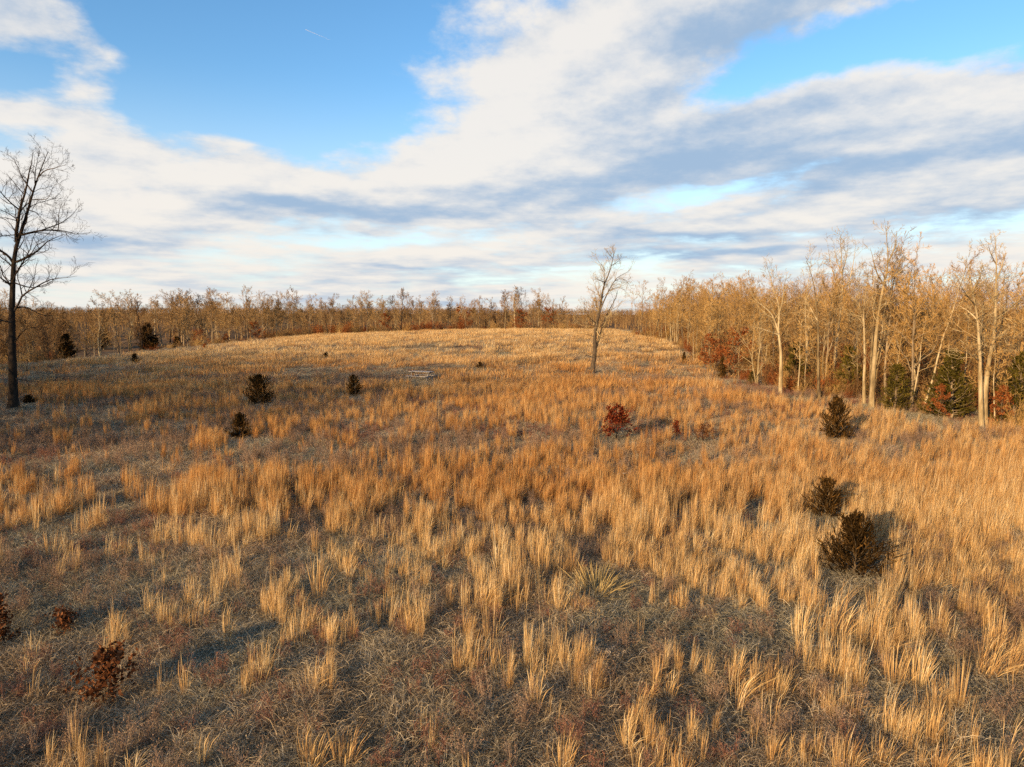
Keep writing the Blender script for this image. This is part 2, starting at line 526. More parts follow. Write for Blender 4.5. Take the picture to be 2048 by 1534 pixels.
# ------------------------------------------------------------------ scattering of what nobody could count
def scatter(name, sources, P, rot, scl, idx, label, cat, tone=None):
    src = bpy.data.collections.new(name + '_sources')
    for i, me in enumerate(sources):
        o = bpy.data.objects.new('%s_piece_%02d' % (name, i), me)
        src.objects.link(o)
    me = bpy.data.meshes.new(name)
    n = len(P)
    me.vertices.add(n); me.vertices.foreach_set('co', np.asarray(P, float).ravel())
    for nm, ty, arr in (('rot', 'FLOAT_VECTOR', rot), ('scl', 'FLOAT_VECTOR', scl)):
        a = me.attributes.new(nm, ty, 'POINT'); a.data.foreach_set('vector', np.asarray(arr, float).ravel())
    if tone is not None:
        a = me.attributes.new('tone', 'FLOAT', 'POINT'); a.data.foreach_set('value', np.asarray(tone, np.float32))
    a = me.attributes.new('idx', 'INT', 'POINT'); a.data.foreach_set('value', np.asarray(idx, np.int32))
    me.update()
    o = bpy.data.objects.new(name, me); col.objects.link(o)
    ng = bpy.data.node_groups.new(name, 'GeometryNodeTree')
    ng.interface.new_socket('Geometry', in_out='INPUT', socket_type='NodeSocketGeometry')
    ng.interface.new_socket('Geometry', in_out='OUTPUT', socket_type='NodeSocketGeometry')
    N, L = ng.nodes.new, ng.links.new
    gi, go = N('NodeGroupInput'), N('NodeGroupOutput')
    ci = N('GeometryNodeCollectionInfo')
    ci.inputs['Collection'].default_value = src
    ci.inputs['Separate Children'].default_value = True
    ci.inputs['Reset Children'].default_value = True
    ip = N('GeometryNodeInstanceOnPoints')
    ip.inputs['Pick Instance'].default_value = True
    def attr(nm, ty):
        a = N('GeometryNodeInputNamedAttribute'); a.data_type = ty
        a.inputs['Name'].default_value = nm
        return next(s for s in a.outputs if s.enabled and s.name == 'Attribute')
    L(gi.outputs[0], ip.inputs['Points'])
    L(ci.outputs[0], ip.inputs['Instance'])
    L(attr('idx', 'INT'), ip.inputs['Instance Index'])
    L(attr('rot', 'FLOAT_VECTOR'), ip.inputs['Rotation'])
    L(attr('scl', 'FLOAT_VECTOR'), ip.inputs['Scale'])
    L(ip.outputs[0], go.inputs[0])
    md = o.modifiers.new('scatter', 'NODES'); md.node_group = ng
    return tag(o, label, cat, kind='stuff')

# ================================================================== ground
def build_ground():
    def axis(stops):
        out = []
        for (a, b, step) in stops: out.append(np.arange(a, b, step))
        return np.concatenate(out + [[stops[-1][1]]])
    ys = axis([(-400, -60, 20), (-60, 0, 6), (0, 60, 1.2), (60, 320, 2.5), (320, 700, 15), (700, 2000, 60), (2000, 9000, 500)])
    xr = axis([(0, 60, 1.5), (60, 160, 3), (160, 400, 20), (400, 2000, 100), (2000, 9000, 700)])
    xs = np.concatenate([-xr[:0:-1], xr])
    X, Y = np.meshgrid(xs, ys)
    Z = ground_z(X, Y)
    m = Mesh()
    idx = np.arange(X.size).reshape(X.shape)
    q = np.stack([idx[:-1, :-1], idx[:-1, 1:], idx[1:, 1:], idx[1:, :-1]], -1).reshape(-1, 4)
    m.add(np.stack([X, Y, Z], -1).reshape(-1, 3), q)
    tag(m.obj('ground', MAT['ground']), 'rolling old field ground under dry winter grass', 'ground', kind='structure')

# ================================================================== trees
def resample(poly, S):
    poly = np.asarray(poly, float)
    d = np.concatenate([[0], np.cumsum(np.linalg.norm(np.diff(poly, axis=0), axis=1))])
    t = np.linspace(0, d[-1], S)
    return np.stack([np.interp(t, d, poly[:, k]) for k in range(3)], 1)

def smooth_poly(P, it=2):
    P = np.asarray(P, float)
    for _ in range(it):
        Q = [P[0]]
        for a, b in zip(P[:-1], P[1:]):
            Q += [a * .75 + b * .25, a * .25 + b * .75]
        Q.append(P[-1])
        P = np.array(Q)
    return P

def twig_mass(m, pts, rad, rng, levels, minr, fine=True):
    """procedural growth on given limbs, three orders of ever thinner branches"""
    for (k, t0, ln, ang, S, sides, rk, up) in levels:
        c, r = grow(pts, rad, k, t0, .99, ln, ang, rng, S=S, up=up, wig=.28, rk=rk, taper=.25, minr=minr)
        if sides >= 3: tubes(m, c, r, sides, rng.random(len(c)))
        else: ribbons(m, c, r * 2.2, rng, rng.random(len(c)))
        pts, rad = c, r
    return pts, rad

def bare_tree_meshes(seed, H=12., r0=.2, clear=.35, spread=.42, lean=.06, nlimb=14, minr=.006, mats=('bark_grey', 'twig_gold'), bushy=1.0, ang=.85, forks=0):
    rng = np.random.default_rng(seed)
    S = 12
    trunk = np.zeros((1, S, 3))
    z = np.linspace(-.3, H, S)
    trunk[0, :, 2] = z
    wob = np.cumsum(rng.normal(0, .018 * H / S * 3, (S, 2)), axis=0); wob -= wob[1]; wob[0] = wob[1]
    trunk[0, :, :2] = wob + (z / H)[:, None] * rng.normal(0, lean * H, 2)[None]
    rad = (r0 * (1 - .93 * np.clip(z / H, 0, 1) ** .85))[None]
    rad[0, 0] *= 1.45; rad[0, 1] *= 1.1
    mt = Mesh(); tubes(mt, trunk, rad, 8)
    stems, srad = trunk, rad
    if forks:
        c, r = grow(trunk, rad, forks, clear, .7, .55, .45, rng, S=S, up=.25, wig=.12, rk=.85, taper=.12)
        tubes(mt, c, r, 6)
        stems = np.concatenate([stems, c]); srad = np.concatenate([srad, r])
    mc = Mesh()
    l1, r1 = grow(stems, srad, nlimb, clear, .97, spread, ang, rng, S=7, up=.13, wig=.2, rk=.55, taper=.22, lenfall=.55, minr=minr * 1.5)
    ml = Mesh(); tubes(ml, l1, r1, 5, rng.random(len(l1)))
    l2, r2 = grow(l1, r1, max(3, int(6 * bushy)), .2, .98, .45, .75, rng, S=5, up=.10, wig=.26, rk=.55, taper=.3, minr=minr * 1.2)
    tubes(mc, l2, r2, 3, rng.random(len(l2)))
    l3, r3 = grow(l2, r2, max(3, int(5 * bushy)), .15, .99, .55, .65, rng, S=4, up=.12, wig=.22, rk=.6, taper=.35, minr=minr)
    ribbons(mc, l3, r3 * 2, rng, rng.random(len(l3)))
    l4, r4 = grow(l3, r3, 4, .15, 1, .75, .55, rng, S=3, up=.14, wig=.2, rk=.7, taper=.35, minr=minr * .75)
    ribbons(mc, l4, r4 * 2, rng, rng.random(len(l4)))
    nm = 'tree%d' % seed
    return [('trunk', mt.data(nm + '_trunk', MAT[mats[0]])), ('limbs', ml.data(nm + '_limbs', MAT[mats[0]])),
            ('crown', mc.data(nm + '_crown', MAT[mats[1]]))]

def leaf_quads(m, P, size, rng, tint):
    n = len(P)
    a = norm(rng.normal(size=(n, 3))); b = norm(np.cross(a, rng.normal(size=(n, 3))))
    s = size * rng.uniform(.6, 1.3, (n, 1))
    v = np.stack([P - a * s * .5, P + b * s * .32, P + a * s * .6, P - b * s * .32], 1)
    idx = np.arange(n * 4).reshape(n, 4)
    m.add(v.reshape(-1, 3), idx, None, np.repeat(tint, 4))

def leafy_meshes(seed, H, r0, leaf, nleaf, leafmat, barkmat='bark_grey', clear=.12, spread=.55, nlimb=14, ang=.9):
    rng = np.random.default_rng(seed)
    S = 8
    z = np.linspace(-.1, H, S)
    tr = np.zeros((1, S, 3)); tr[0, :, 2] = z
    w = np.cumsum(rng.normal(0, .02 * H, (S, 2)), 0); w -= w[0]; tr[0, :, :2] = w
    rad = (r0 * (1 - .9 * np.clip(z / H, 0, 1)))[None]
    mt = Mesh(); tubes(mt, tr, rad, 6)
    l1, r1 = grow(tr, rad, nlimb, clear, .96, spread, ang, rng, S=5, up=.15, wig=.2, rk=.6, taper=.3, lenfall=.6)
    tubes(mt, l1, r1, 4)
    l2, r2 = grow(l1, r1, 5, .25, .98, .45, .8, rng, S=4, up=.08, wig=.3, rk=.6, taper=.4)
    tubes(mt, l2, r2, 3)
    l3, r3 = grow(l2, r2, 4, .2, 1, .5, .8, rng, S=3, up=0, wig=.3, rk=.6, taper=.4)
    ribbons(mt, l3, r3 * 2, rng)
    allp = np.concatenate([l2.reshape(-1, 3), l3.reshape(-1, 3)])
    P = allp[rng.integers(0, len(allp), nleaf)] + rng.normal(0, leaf * .6, (nleaf, 3))
    P[:, 2] = np.maximum(P[:, 2], .03)
    # leaves gather in clusters
    keep = fbm(P[:, 0] / (H * .12) + seed, P[:, 2] / (H * .10) + P[:, 1] / (H * .12), seed, 2) > .40
    P = P[keep]
    ml = Mesh(); leaf_quads(ml, P, leaf, rng, rng.random(len(P)))
    return [('stem', mt.data('leafy%d_stem' % seed, MAT[barkmat])), ('foliage', ml.data('leafy%d_leaves' % seed, MAT[leafmat]))]

def cedar_meshes(seed, H=2., W=.8, mat='cedar_bronze', nb=80, spray=.11, dens=1.0, droop=.0):
    rng = np.random.default_rng(seed)
    S = 8
    z = np.linspace(-.05, H * .97, S)
    tr = np.zeros((1, S, 3)); tr[0, :, 2] = z
    tr[0, :, :2] = np.cumsum(rng.normal(0, .012 * H, (S, 2)), 0)
    rad = (H * .022 * (1 - .92 * np.clip(z / H, 0, 1)))[None]
    mt = Mesh(); tubes(mt, tr, rad, 6)
    t = np.sort(rng.random(nb)) * .96 + .03
    P, T, i, u = sample(tr, t[None]); P = P[0]
    L = W * (1.0 - t) ** .62 * (.75 + .25 * np.minimum(t / .15, 1)) * rng.uniform(.45, 1.4, nb) + .07 * H
    phi = np.arange(nb) * 2.4 + rng.normal(0, .35, nb)
    el = .28 + .85 * t - droop + rng.normal(0, .12, nb)
    d = np.stack([np.cos(phi) * np.cos(el), np.sin(phi) * np.cos(el), np.sin(el)], 1)
    pts = [P]; p = P
    for s in range(5):
        d = norm(d + np.array([0, 0, .10]) + rng.normal(0, .07, (nb, 3)))
        p = p + d * (L / 5)[:, None]; pts.append(p)
    l1 = np.stack(pts, 1); r1 = np.linspace(.008 * H, .002 * H, 6)[None].repeat(nb, 0)
    tubes(mt, l1, r1, 3)
    k2 = int(9 * dens)
    l2, r2 = grow(l1, r1, k2, .12, 1., .42, .62, rng, S=4, up=.14, wig=.15, rk=.6, taper=.3, lenfall=.35)
    mf = Mesh()
    w = np.array([.5, 1, .8, .12])[None] * spray * .34
    tb = np.clip(rng.random(len(l2)) * .6 + .4 * (rng.random(len(l2)) > .75), 0, 1)
    ribbons(mf, l2, w.repeat(len(l2), 0), rng, tb)
    l3, r3 = grow(l2, r2, 5, .1, 1., np.full((len(l2), 5), spray), .6, rng, S=3, up=.2, wig=.15, rk=.6)
    w3 = np.array([.35, .9, .1])[None] * spray * .36
    ribbons(mf, l3, w3.repeat(len(l3), 0), rng, np.repeat(tb, 5) * .7 + rng.random(len(l3)) * .3)
    return [('trunk', mt.data('cedar%d_trunk' % seed, MAT['bark_grey'])), ('foliage', mf.data('cedar%d_foliage' % seed, MAT[mat]))]

def place(name, parts, loc, label, cat, group=None, scale=1., rz=0., tilt=(0, 0), names=None):
    o = thing(name, loc, label, cat, group)
    o.scale = (scale, scale, scale) if np.isscalar(scale) else scale
    o.rotation_euler = (tilt[0], tilt[1], rz)
    for nm, me in parts:
        link(nm, me, o)
    return o

def guided_tree(name, base, trunk, limbs, label, cat='tree', r0=.3, mats=('bark_dark', 'twig_dark'), seed=1, depth=2.5,
                minr=.007, twk=(7, 6, 3), tw_len=.42, stems=(), rlimb=.42, lift=.1, group=None, gain=1.0):
    """a tree whose trunk and main limbs follow the photograph; limbs leave towards and away from the viewer too"""
    rng = np.random.default_rng(seed)
    bx, by, bz = hit(*base)
    root = thing(name, (bx, by, bz), label, cat, group)
    org = np.array([bx, by, bz])
    def path(px, d0, d1):
        n = len(px)
        dy = np.linspace(d0, d1, n)
        P = np.array([at_depth(p[0], p[1], by + dd) for p, dd in zip(px, dy)]) - org
        return smooth_poly(P, 2)
    tr = path(trunk, 0, rng.normal(0, .25))
    tr[0, 2] = min(tr[0, 2], 0) - .3
    S = 20
    T = resample(tr, S)[None]
    u = np.linspace(0, 1, S)
    tr_r = (r0 * (1 - .95 * u ** .9))[None]; tr_r[0, 0] *= 1.6; tr_r[0, 1] *= 1.12
    mt = Mesh(); tubes(mt, T, tr_r, 10)
    mt.obj('trunk', MAT[mats[0]], root)
    mtw = Mesh()
    lev = lambda f: [(twk[0], .12 if f else .45, tw_len, .8, 5, 3, .6, lift), (twk[1], .12, .5, .75, 4, 2, .6, lift), (twk[2], .2, .6, .65, 3, 2, .7, lift)]
    twig_mass(mtw, T, tr_r * .6, rng, [(int(twk[0] * 2.2), .45, tw_len * .45, .85, 6, 3, .6, lift), (twk[0], .15, .5, .8, 5, 2, .6, lift), (twk[1], .12, .55, .75, 4, 2, .6, lift)], minr)
    mtw.obj('twigs', MAT[mats[1]], root)
    for (px, rr) in limbs:
        d1 = rng.choice([-1, 1]) * rng.uniform(.3, 1) * depth
        # depth where the limb starts follows the stem it leaves
        P = path(px, 0, d1)
        q = resample(P, 10)[None]
        r = (r0 * rr * .82 * np.linspace(1, .10, 10))[None]
        ml = Mesh(); tubes(ml, q, r, 6)
        lo = ml.obj('limb', MAT[mats[0]], root)
        mw = Mesh()
        twig_mass(mw, q, r, rng, lev(True), minr)
        mw.obj('twigs', MAT[mats[1]], lo)
    return root

# ================================================================== grasses (pieces)
def tall_tuft(seed, K=38, H=1.15, spread=.16, base=.07, w=.0058, bend=.12, S=5):
    rng = np.random.default_rng(seed)
    m = Mesh()
    a = rng.random(K) * 6.28; rr = np.sqrt(rng.random(K))
    b0 = np.stack([np.cos(a) * rr * base, np.sin(a) * rr * base, np.full(K, -.04)], 1)
    h = H * rng.uniform(.4, 1.15, K) ** .9
    out = np.stack([np.cos(a), np.sin(a)], 1) * (spread * rr * rng.uniform(.4, 1.3, K))[:, None]
    u = np.linspace(0, 1, S)
    ben = bend * rng.uniform(0, 1., K) ** 2 * 2.2
    pts = np.zeros((K, S, 3))
    for s in range(S):
        pts[:, s, :2] = b0[:, :2] + out * u[s] ** 1.3
        pts[:, s, 0] += ben * u[s] ** 3.2
        pts[:, s, 2] = b0[:, 2] + h * (u[s] - .06 * u[s] ** 4)
    prof = np.interp(u, [0, .3, .55, .85, 1], [.3, .5, 1.15, 1.15, .2])
    wid = w * prof[None] * rng.uniform(.7, 1.4, (K, 1))
    tint = np.clip(rng.normal(.48, .24, (K, 1)) + np.interp(u, [0, .4, 1], [-.14, 0, .22])[None], 0, 1)
    ribbons(m, pts, wid, rng, tint)
    # loose basal leaves, curling outwards
    K2 = K // 2
    a = rng.random(K2) * 6.28
    L = H * rng.uniform(.2, .5, K2)
    pts = np.zeros((K2, 4, 3)); u = np.linspace(0, 1, 4)
    for s in range(4):
        o = L * .75 * u[s] ** 1.2
        pts[:, s, 0] = np.cos(a) * (base * .5 + o); pts[:, s, 1] = np.sin(a) * (base * .5 + o)
        pts[:, s, 2] = L * (1.5 * u[s] - .95 * u[s] ** 2)
    ribbons(m, pts, w * .55 * np.array([1, 1, .8, .2])[None].repeat(K2, 0), rng, np.clip(rng.normal(.35, .2, K2), 0, 1))
    return m

def thatch_patch(seed, K=540, R0=.45, H=.20, w=.0042, mess=.75):
    rng = np.random.default_rng(seed)
    m = Mesh()
    a = rng.random(K) * 6.28; rr = np.sqrt(rng.random(K)) * R0
    c = rng.normal(0, R0 * .5, (6, 2))
    P0 = np.stack([np.cos(a) * rr, np.sin(a) * rr, np.full(K, -.03)], 1)
    hh = H * (.6 + .7 * vnoise(P0[:, 0] * 5 + seed, P0[:, 1] * 5, seed)) * rng.uniform(.4, 1.25, K)
    b = rng.random(K) * 6.28
    L = hh * rng.uniform(.5, 1.9, K) * mess
    S = 4; u = np.linspace(0, 1, S)
    pts = np.zeros((K, S, 3))
    for s in range(S):
        pts[:, s, 0] = P0[:, 0] + np.cos(b + u[s] * .35) * L * u[s] ** 1.5
        pts[:, s, 1] = P0[:, 1] + np.sin(b + u[s] * .35) * L * u[s] ** 1.5
        pts[:, s, 2] = P0[:, 2] + hh * (1.7 * u[s] - .85 * u[s] ** 2)
    wid = w * np.array([.8, 1, .9, .25])[None] * rng.uniform(.6, 1.5, (K, 1))
    ribbons(m, pts, wid, rng, np.clip(rng.normal(.42, .27, K), 0, 1))
    nl = 26                                            # fallen leaf scraps in the mat
    P = np.stack([rng.normal(0, R0 * .5, nl), rng.normal(0, R0 * .5, nl), rng.uniform(.03, H * .8, nl)], 1)
    leaf_quads(m, P, .03, rng, rng.random(nl) * .5)
    return m

def weed_clump(seed, n=7, H=.7, R0=.22, w=.008, heads=True):
    rng = np.random.default_rng(seed)
    m = Mesh()
    S = 5
    a = rng.random(n) * 6.28; rr = rng.random(n) * R0
    st = np.zeros((n, S, 3)); u = np.linspace(0, 1, S)
    h = H * rng.uniform(.6, 1.15, n); lx = rng.normal(0, .18, n) * h; ly = rng.normal(0, .18, n) * h
    for s in range(S):
        st[:, s, 0] = np.cos(a) * rr + lx * u[s] ** 1.4
        st[:, s, 1] = np.sin(a) * rr + ly * u[s] ** 1.4
        st[:, s, 2] = h * u[s] - .03
    r = np.linspace(w * .6, w * .25, S)[None].repeat(n, 0)
    ribbons(m, st, r * 2, rng, rng.random(n))
    c, rc = grow(st, r, 9, .25, 1., .34, .75, rng, S=3, up=.2, wig=.2, rk=.7, taper=.5, lenfall=.5)
    ribbons(m, c, rc * 2.4, rng, rng.random(len(c)))
    d, rd = grow(c, rc, 4, .3, 1., .5, .7, rng, S=3, up=.15, wig=.25, rk=.8, taper=.6)
    ribbons(m, d, rd * 2.8, rng, rng.random(len(d)))
    if heads:
        P = d[:, -1]
        leaf_quads(m, P, w * 2.6, rng, rng.random(len(P)) * .6 + .3)
    return m

def field_pts(rng, n, y0, y1, wide=.80, pad=4.):
    """n random points over the part of the field between two distances"""
    y = np.sqrt(rng.random(n) * (y1 ** 2 - y0 ** 2) + y0 ** 2)
    x = (rng.random(n) * 2 - 1) * (wide * y + pad)
    return x, y

WOOD_EDGE = [(2300, 885), (2048, 862), (1962, 858), (1742, 816), (1640, 800), (1560, 790), (1500, 774), (1440, 757), (1392, 738), (1372, 708), (1330, 688), (1255, 671)]
EDGE = np.array([hit(*p) for p in WOOD_EDGE])

def right_of_edge(x, y):
    ex = np.interp(y, EDGE[:, 1], EDGE[:, 0])
    return x - ex

def tall_density(x, y):
    """how much of the field carries tall golden grass: thin in front and to the left, thick in the middle"""
    px = 1024 + x / np.maximum(y, 1) * FPX
    n = .42 * fbm(x / 3.4, y / 3.4, 41, 3) + .58 * vnoise(x / .65, y / .65, 43)
    big = fbm(x / 16 + 7, y / 9, 77, 3)
    near = sstep(13.5, 27, y + 5.5 * sstep(900, 1900, px) * 1.6 - 2 * sstep(500, 0, px))
    d = .6 + .4 * near
    right = sstep(1300, 1800, px) * sstep(60, 15, y)
    thr = .58 - .11 * near - .10 * right + .15 * sstep(.56, .36, big) * sstep(18, 30, y) * sstep(150, 100, y) - .12 * sstep(105, 150, y)
    return d * sstep(thr - .06, thr + .10, n)

def clear_of_plants(x, y):
    k = np.ones(len(x))
    for (cx, cy, r, fr) in CLEAR:
        dx = np.abs(x - cx * y / cy) / r
        dy = np.where(y < cy, (cy - y) / fr, (y - cy) / r)
        k *= sstep(.75, 1.1, np.hypot(dx, dy))
    return k

def build_grass():
    rng = np.random.default_rng(5)
    # --- matted short grass -------------------------------------------------
    src = [thatch_patch(100 + i).data('short_grass', MAT['thatch'], False) for i in range(7)]
    src += [thatch_patch(120 + i, K=300, H=.30, mess=.6).data('short_grass', MAT['thatch'], False) for i in range(3)]
    X, Y, Sc = [], [], []
    for (n, a, b, s) in ((5600, 6.5, 22, 1.0), (5600, 22, 45, 1.35), (5200, 45, 90, 2.0), (5200, 90, 215, 3.6)):
        x, y = field_pts(rng, n, a, b)
        X.append(x); Y.append(y); Sc.append(np.full(n, s))
    x = np.concatenate(X); y = np.concatenate(Y); s = np.concatenate(Sc)
    ok = (right_of_edge(x, y) < 6) & (x > -70)
    x, y, s = x[ok], y[ok], s[ok]
    n = len(x)
    lump = .65 + .8 * fbm(x / 1.7, y / 1.7, 13, 2)
    P = np.stack([x, y, ground_z(x, y)], 1)
    rot = np.stack([rng.normal(0, .08, n), rng.normal(0, .08, n), rng.random(n) * 6.28], 1)
    sz = rng.uniform(.85, 1.2, n) * s
    scl = np.stack([sz, sz, (.75 + .25 * s) * lump * rng.uniform(.8, 1.2, n)], 1)
    scatter('short_grass', src, P, rot, scl, rng.integers(0, len(src), n), 'matted short grey tan grass covering the open field floor', 'grass',
            tone=sstep(.40, .62, fbm(x / 3.5, y / 3.5, 131, 3)))
    # --- tall golden grass ---------------------------------------------------
    src = [tall_tuft(200 + i, K=40 + 9 * (i % 4), H=.95 + .10 * (i % 4), bend=.03 + .035 * (i % 5), spread=.08 + .035 * (i % 4)).data('tall_grass', MAT['tall'], False) for i in range(10)]
    src += [tall_tuft(215 + i, K=26, H=.8, bend=.3, spread=.34, base=.10, w=.0055).data('tall_grass', MAT['tall'], False) for i in range(3)]   # loose and bent over
    src += [tall_tuft(220 + i, K=16, H=1.1, bend=.08, spread=.10, base=.16, w=.0055).data('tall_grass', MAT['tall'], False) for i in range(3)]  # few single stalks
    far = [tall_tuft(230 + i, K=80, H=1.0, spread=.25, base=.8, w=.017, bend=.10, S=4).data('tall_grass', MAT['tall'], False) for i in range(6)]
    P, Rt, Sl, Ix = [], [], [], []
    for (n, a, b, which) in ((24000, 8, 26, 0), (39000, 26, 62, 0), (8000, 55, 110, 1), (11000, 110, 220, 2)):
        x, y = field_pts(rng, n, a, b)
        d = tall_density(x, y)
        ok = (rng.random(n) < d * clear_of_plants(x, y)) & (right_of_edge(x, y) < 1.5 - (6.5 * sstep(80, 50, y)) * rng.uniform(.5, 1.1, n)) & (x > -62 + 4 * rng.random(n))
        x, y = x[ok], y[ok]; k = len(x)
        P.append(np.stack([x, y, ground_z(x, y)], 1))
        lean = .0 + .09 * sstep(0, 22, x)
        Rt.append(np.stack([rng.normal(0, .05, k), lean + rng.normal(0, .06, k), rng.normal(0, .7, k)], 1))
        f = (1.0, 1.0, 1.35)[which]
        sz = rng.uniform(.78, 1.15, k) * f
        slim = np.where(rng.random(k) < .6, .45, .75) if which == 0 else 1.
        hgt = (.55 + .62 * fbm(x / 4, y / 4, 63, 2)) * (rng.uniform(.8, 1.1, k)) * (.82 + .18 * sstep(12, 22, y))
        Sl.append(np.stack([sz * rng.uniform(.9, 1.4, k) * slim, sz * slim, sz * hgt * (1.0 if which < 2 else .8)], 1))
        Ix.append(np.where((y < 20) & (rng.random(k) < .45), 13 + rng.integers(0, 3, k), rng.integers(0, 16, k)) if which == 0 else 16 + rng.integers(0, 6, k))
    P = np.concatenate(P)
    x, y = P[:, 0], P[:, 1]
    px = 1024 + x / y * FPX
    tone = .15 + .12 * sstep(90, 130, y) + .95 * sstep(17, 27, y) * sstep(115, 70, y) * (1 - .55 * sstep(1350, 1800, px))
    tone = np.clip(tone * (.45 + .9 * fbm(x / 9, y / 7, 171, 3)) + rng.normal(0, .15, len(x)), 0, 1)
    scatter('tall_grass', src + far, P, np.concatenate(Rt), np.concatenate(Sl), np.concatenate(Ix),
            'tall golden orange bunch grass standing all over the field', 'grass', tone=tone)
    # --- dead weeds in the gaps ---------------------------------------------
    src = [weed_clump(300 + i).data('dead_weeds', MAT['weed'], False) for i in range(6)]
    src += [weed_clump(310 + i, n=5, H=.55).data('dead_weeds', MAT['redstem'], False) for i in range(2)]
    P, Sl, Ix = [], [], []
    for (n, a, b, f) in ((4500, 8, 26, .8), (13000, 26, 70, 1.05), (8000, 70, 200, 1.9)):
        x, y = field_pts(rng, n, a, b)
        d = tall_density(x, y)
        patch = sstep(.42, .62, fbm(x / 7, y / 5, 55, 3)) * (.7 + .3 * sstep(14, 26, y))
        ok = (rng.random(n) < (1.05 - d) * (.25 + .75 * patch) * clear_of_plants(x, y)) & (right_of_edge(x, y) < 3) & (x > -64)
        x, y = x[ok], y[ok]; k = len(x)
        P.append(np.stack([x, y, ground_z(x, y)], 1))
        sz = f * rng.uniform(.7, 1.2, k)
        Sl.append(np.stack([sz, sz, np.minimum(sz, 1.1)], 1))
        red = fbm(x / 4, y / 4, 91, 2) > .60
        Ix.append(np.where(red, 6 + rng.integers(0, 2, k), rng.integers(0, 6, k)))
    P = np.concatenate(P); k = len(P)
    scatter('dead_weeds', src, P, np.stack([rng.normal(0, .1, k), rng.normal(0, .1, k), rng.random(k) * 6.28], 1),
            np.concatenate(Sl), np.concatenate(Ix), 'dead purplish brown weed stems filling the gaps in the grass', 'weeds')

# ================================================================== single plants in the field
def px_size(px_w, px_h, base):
    x, y, z = hit(*base)
    return px_w * y / FPX, px_h * y / FPX

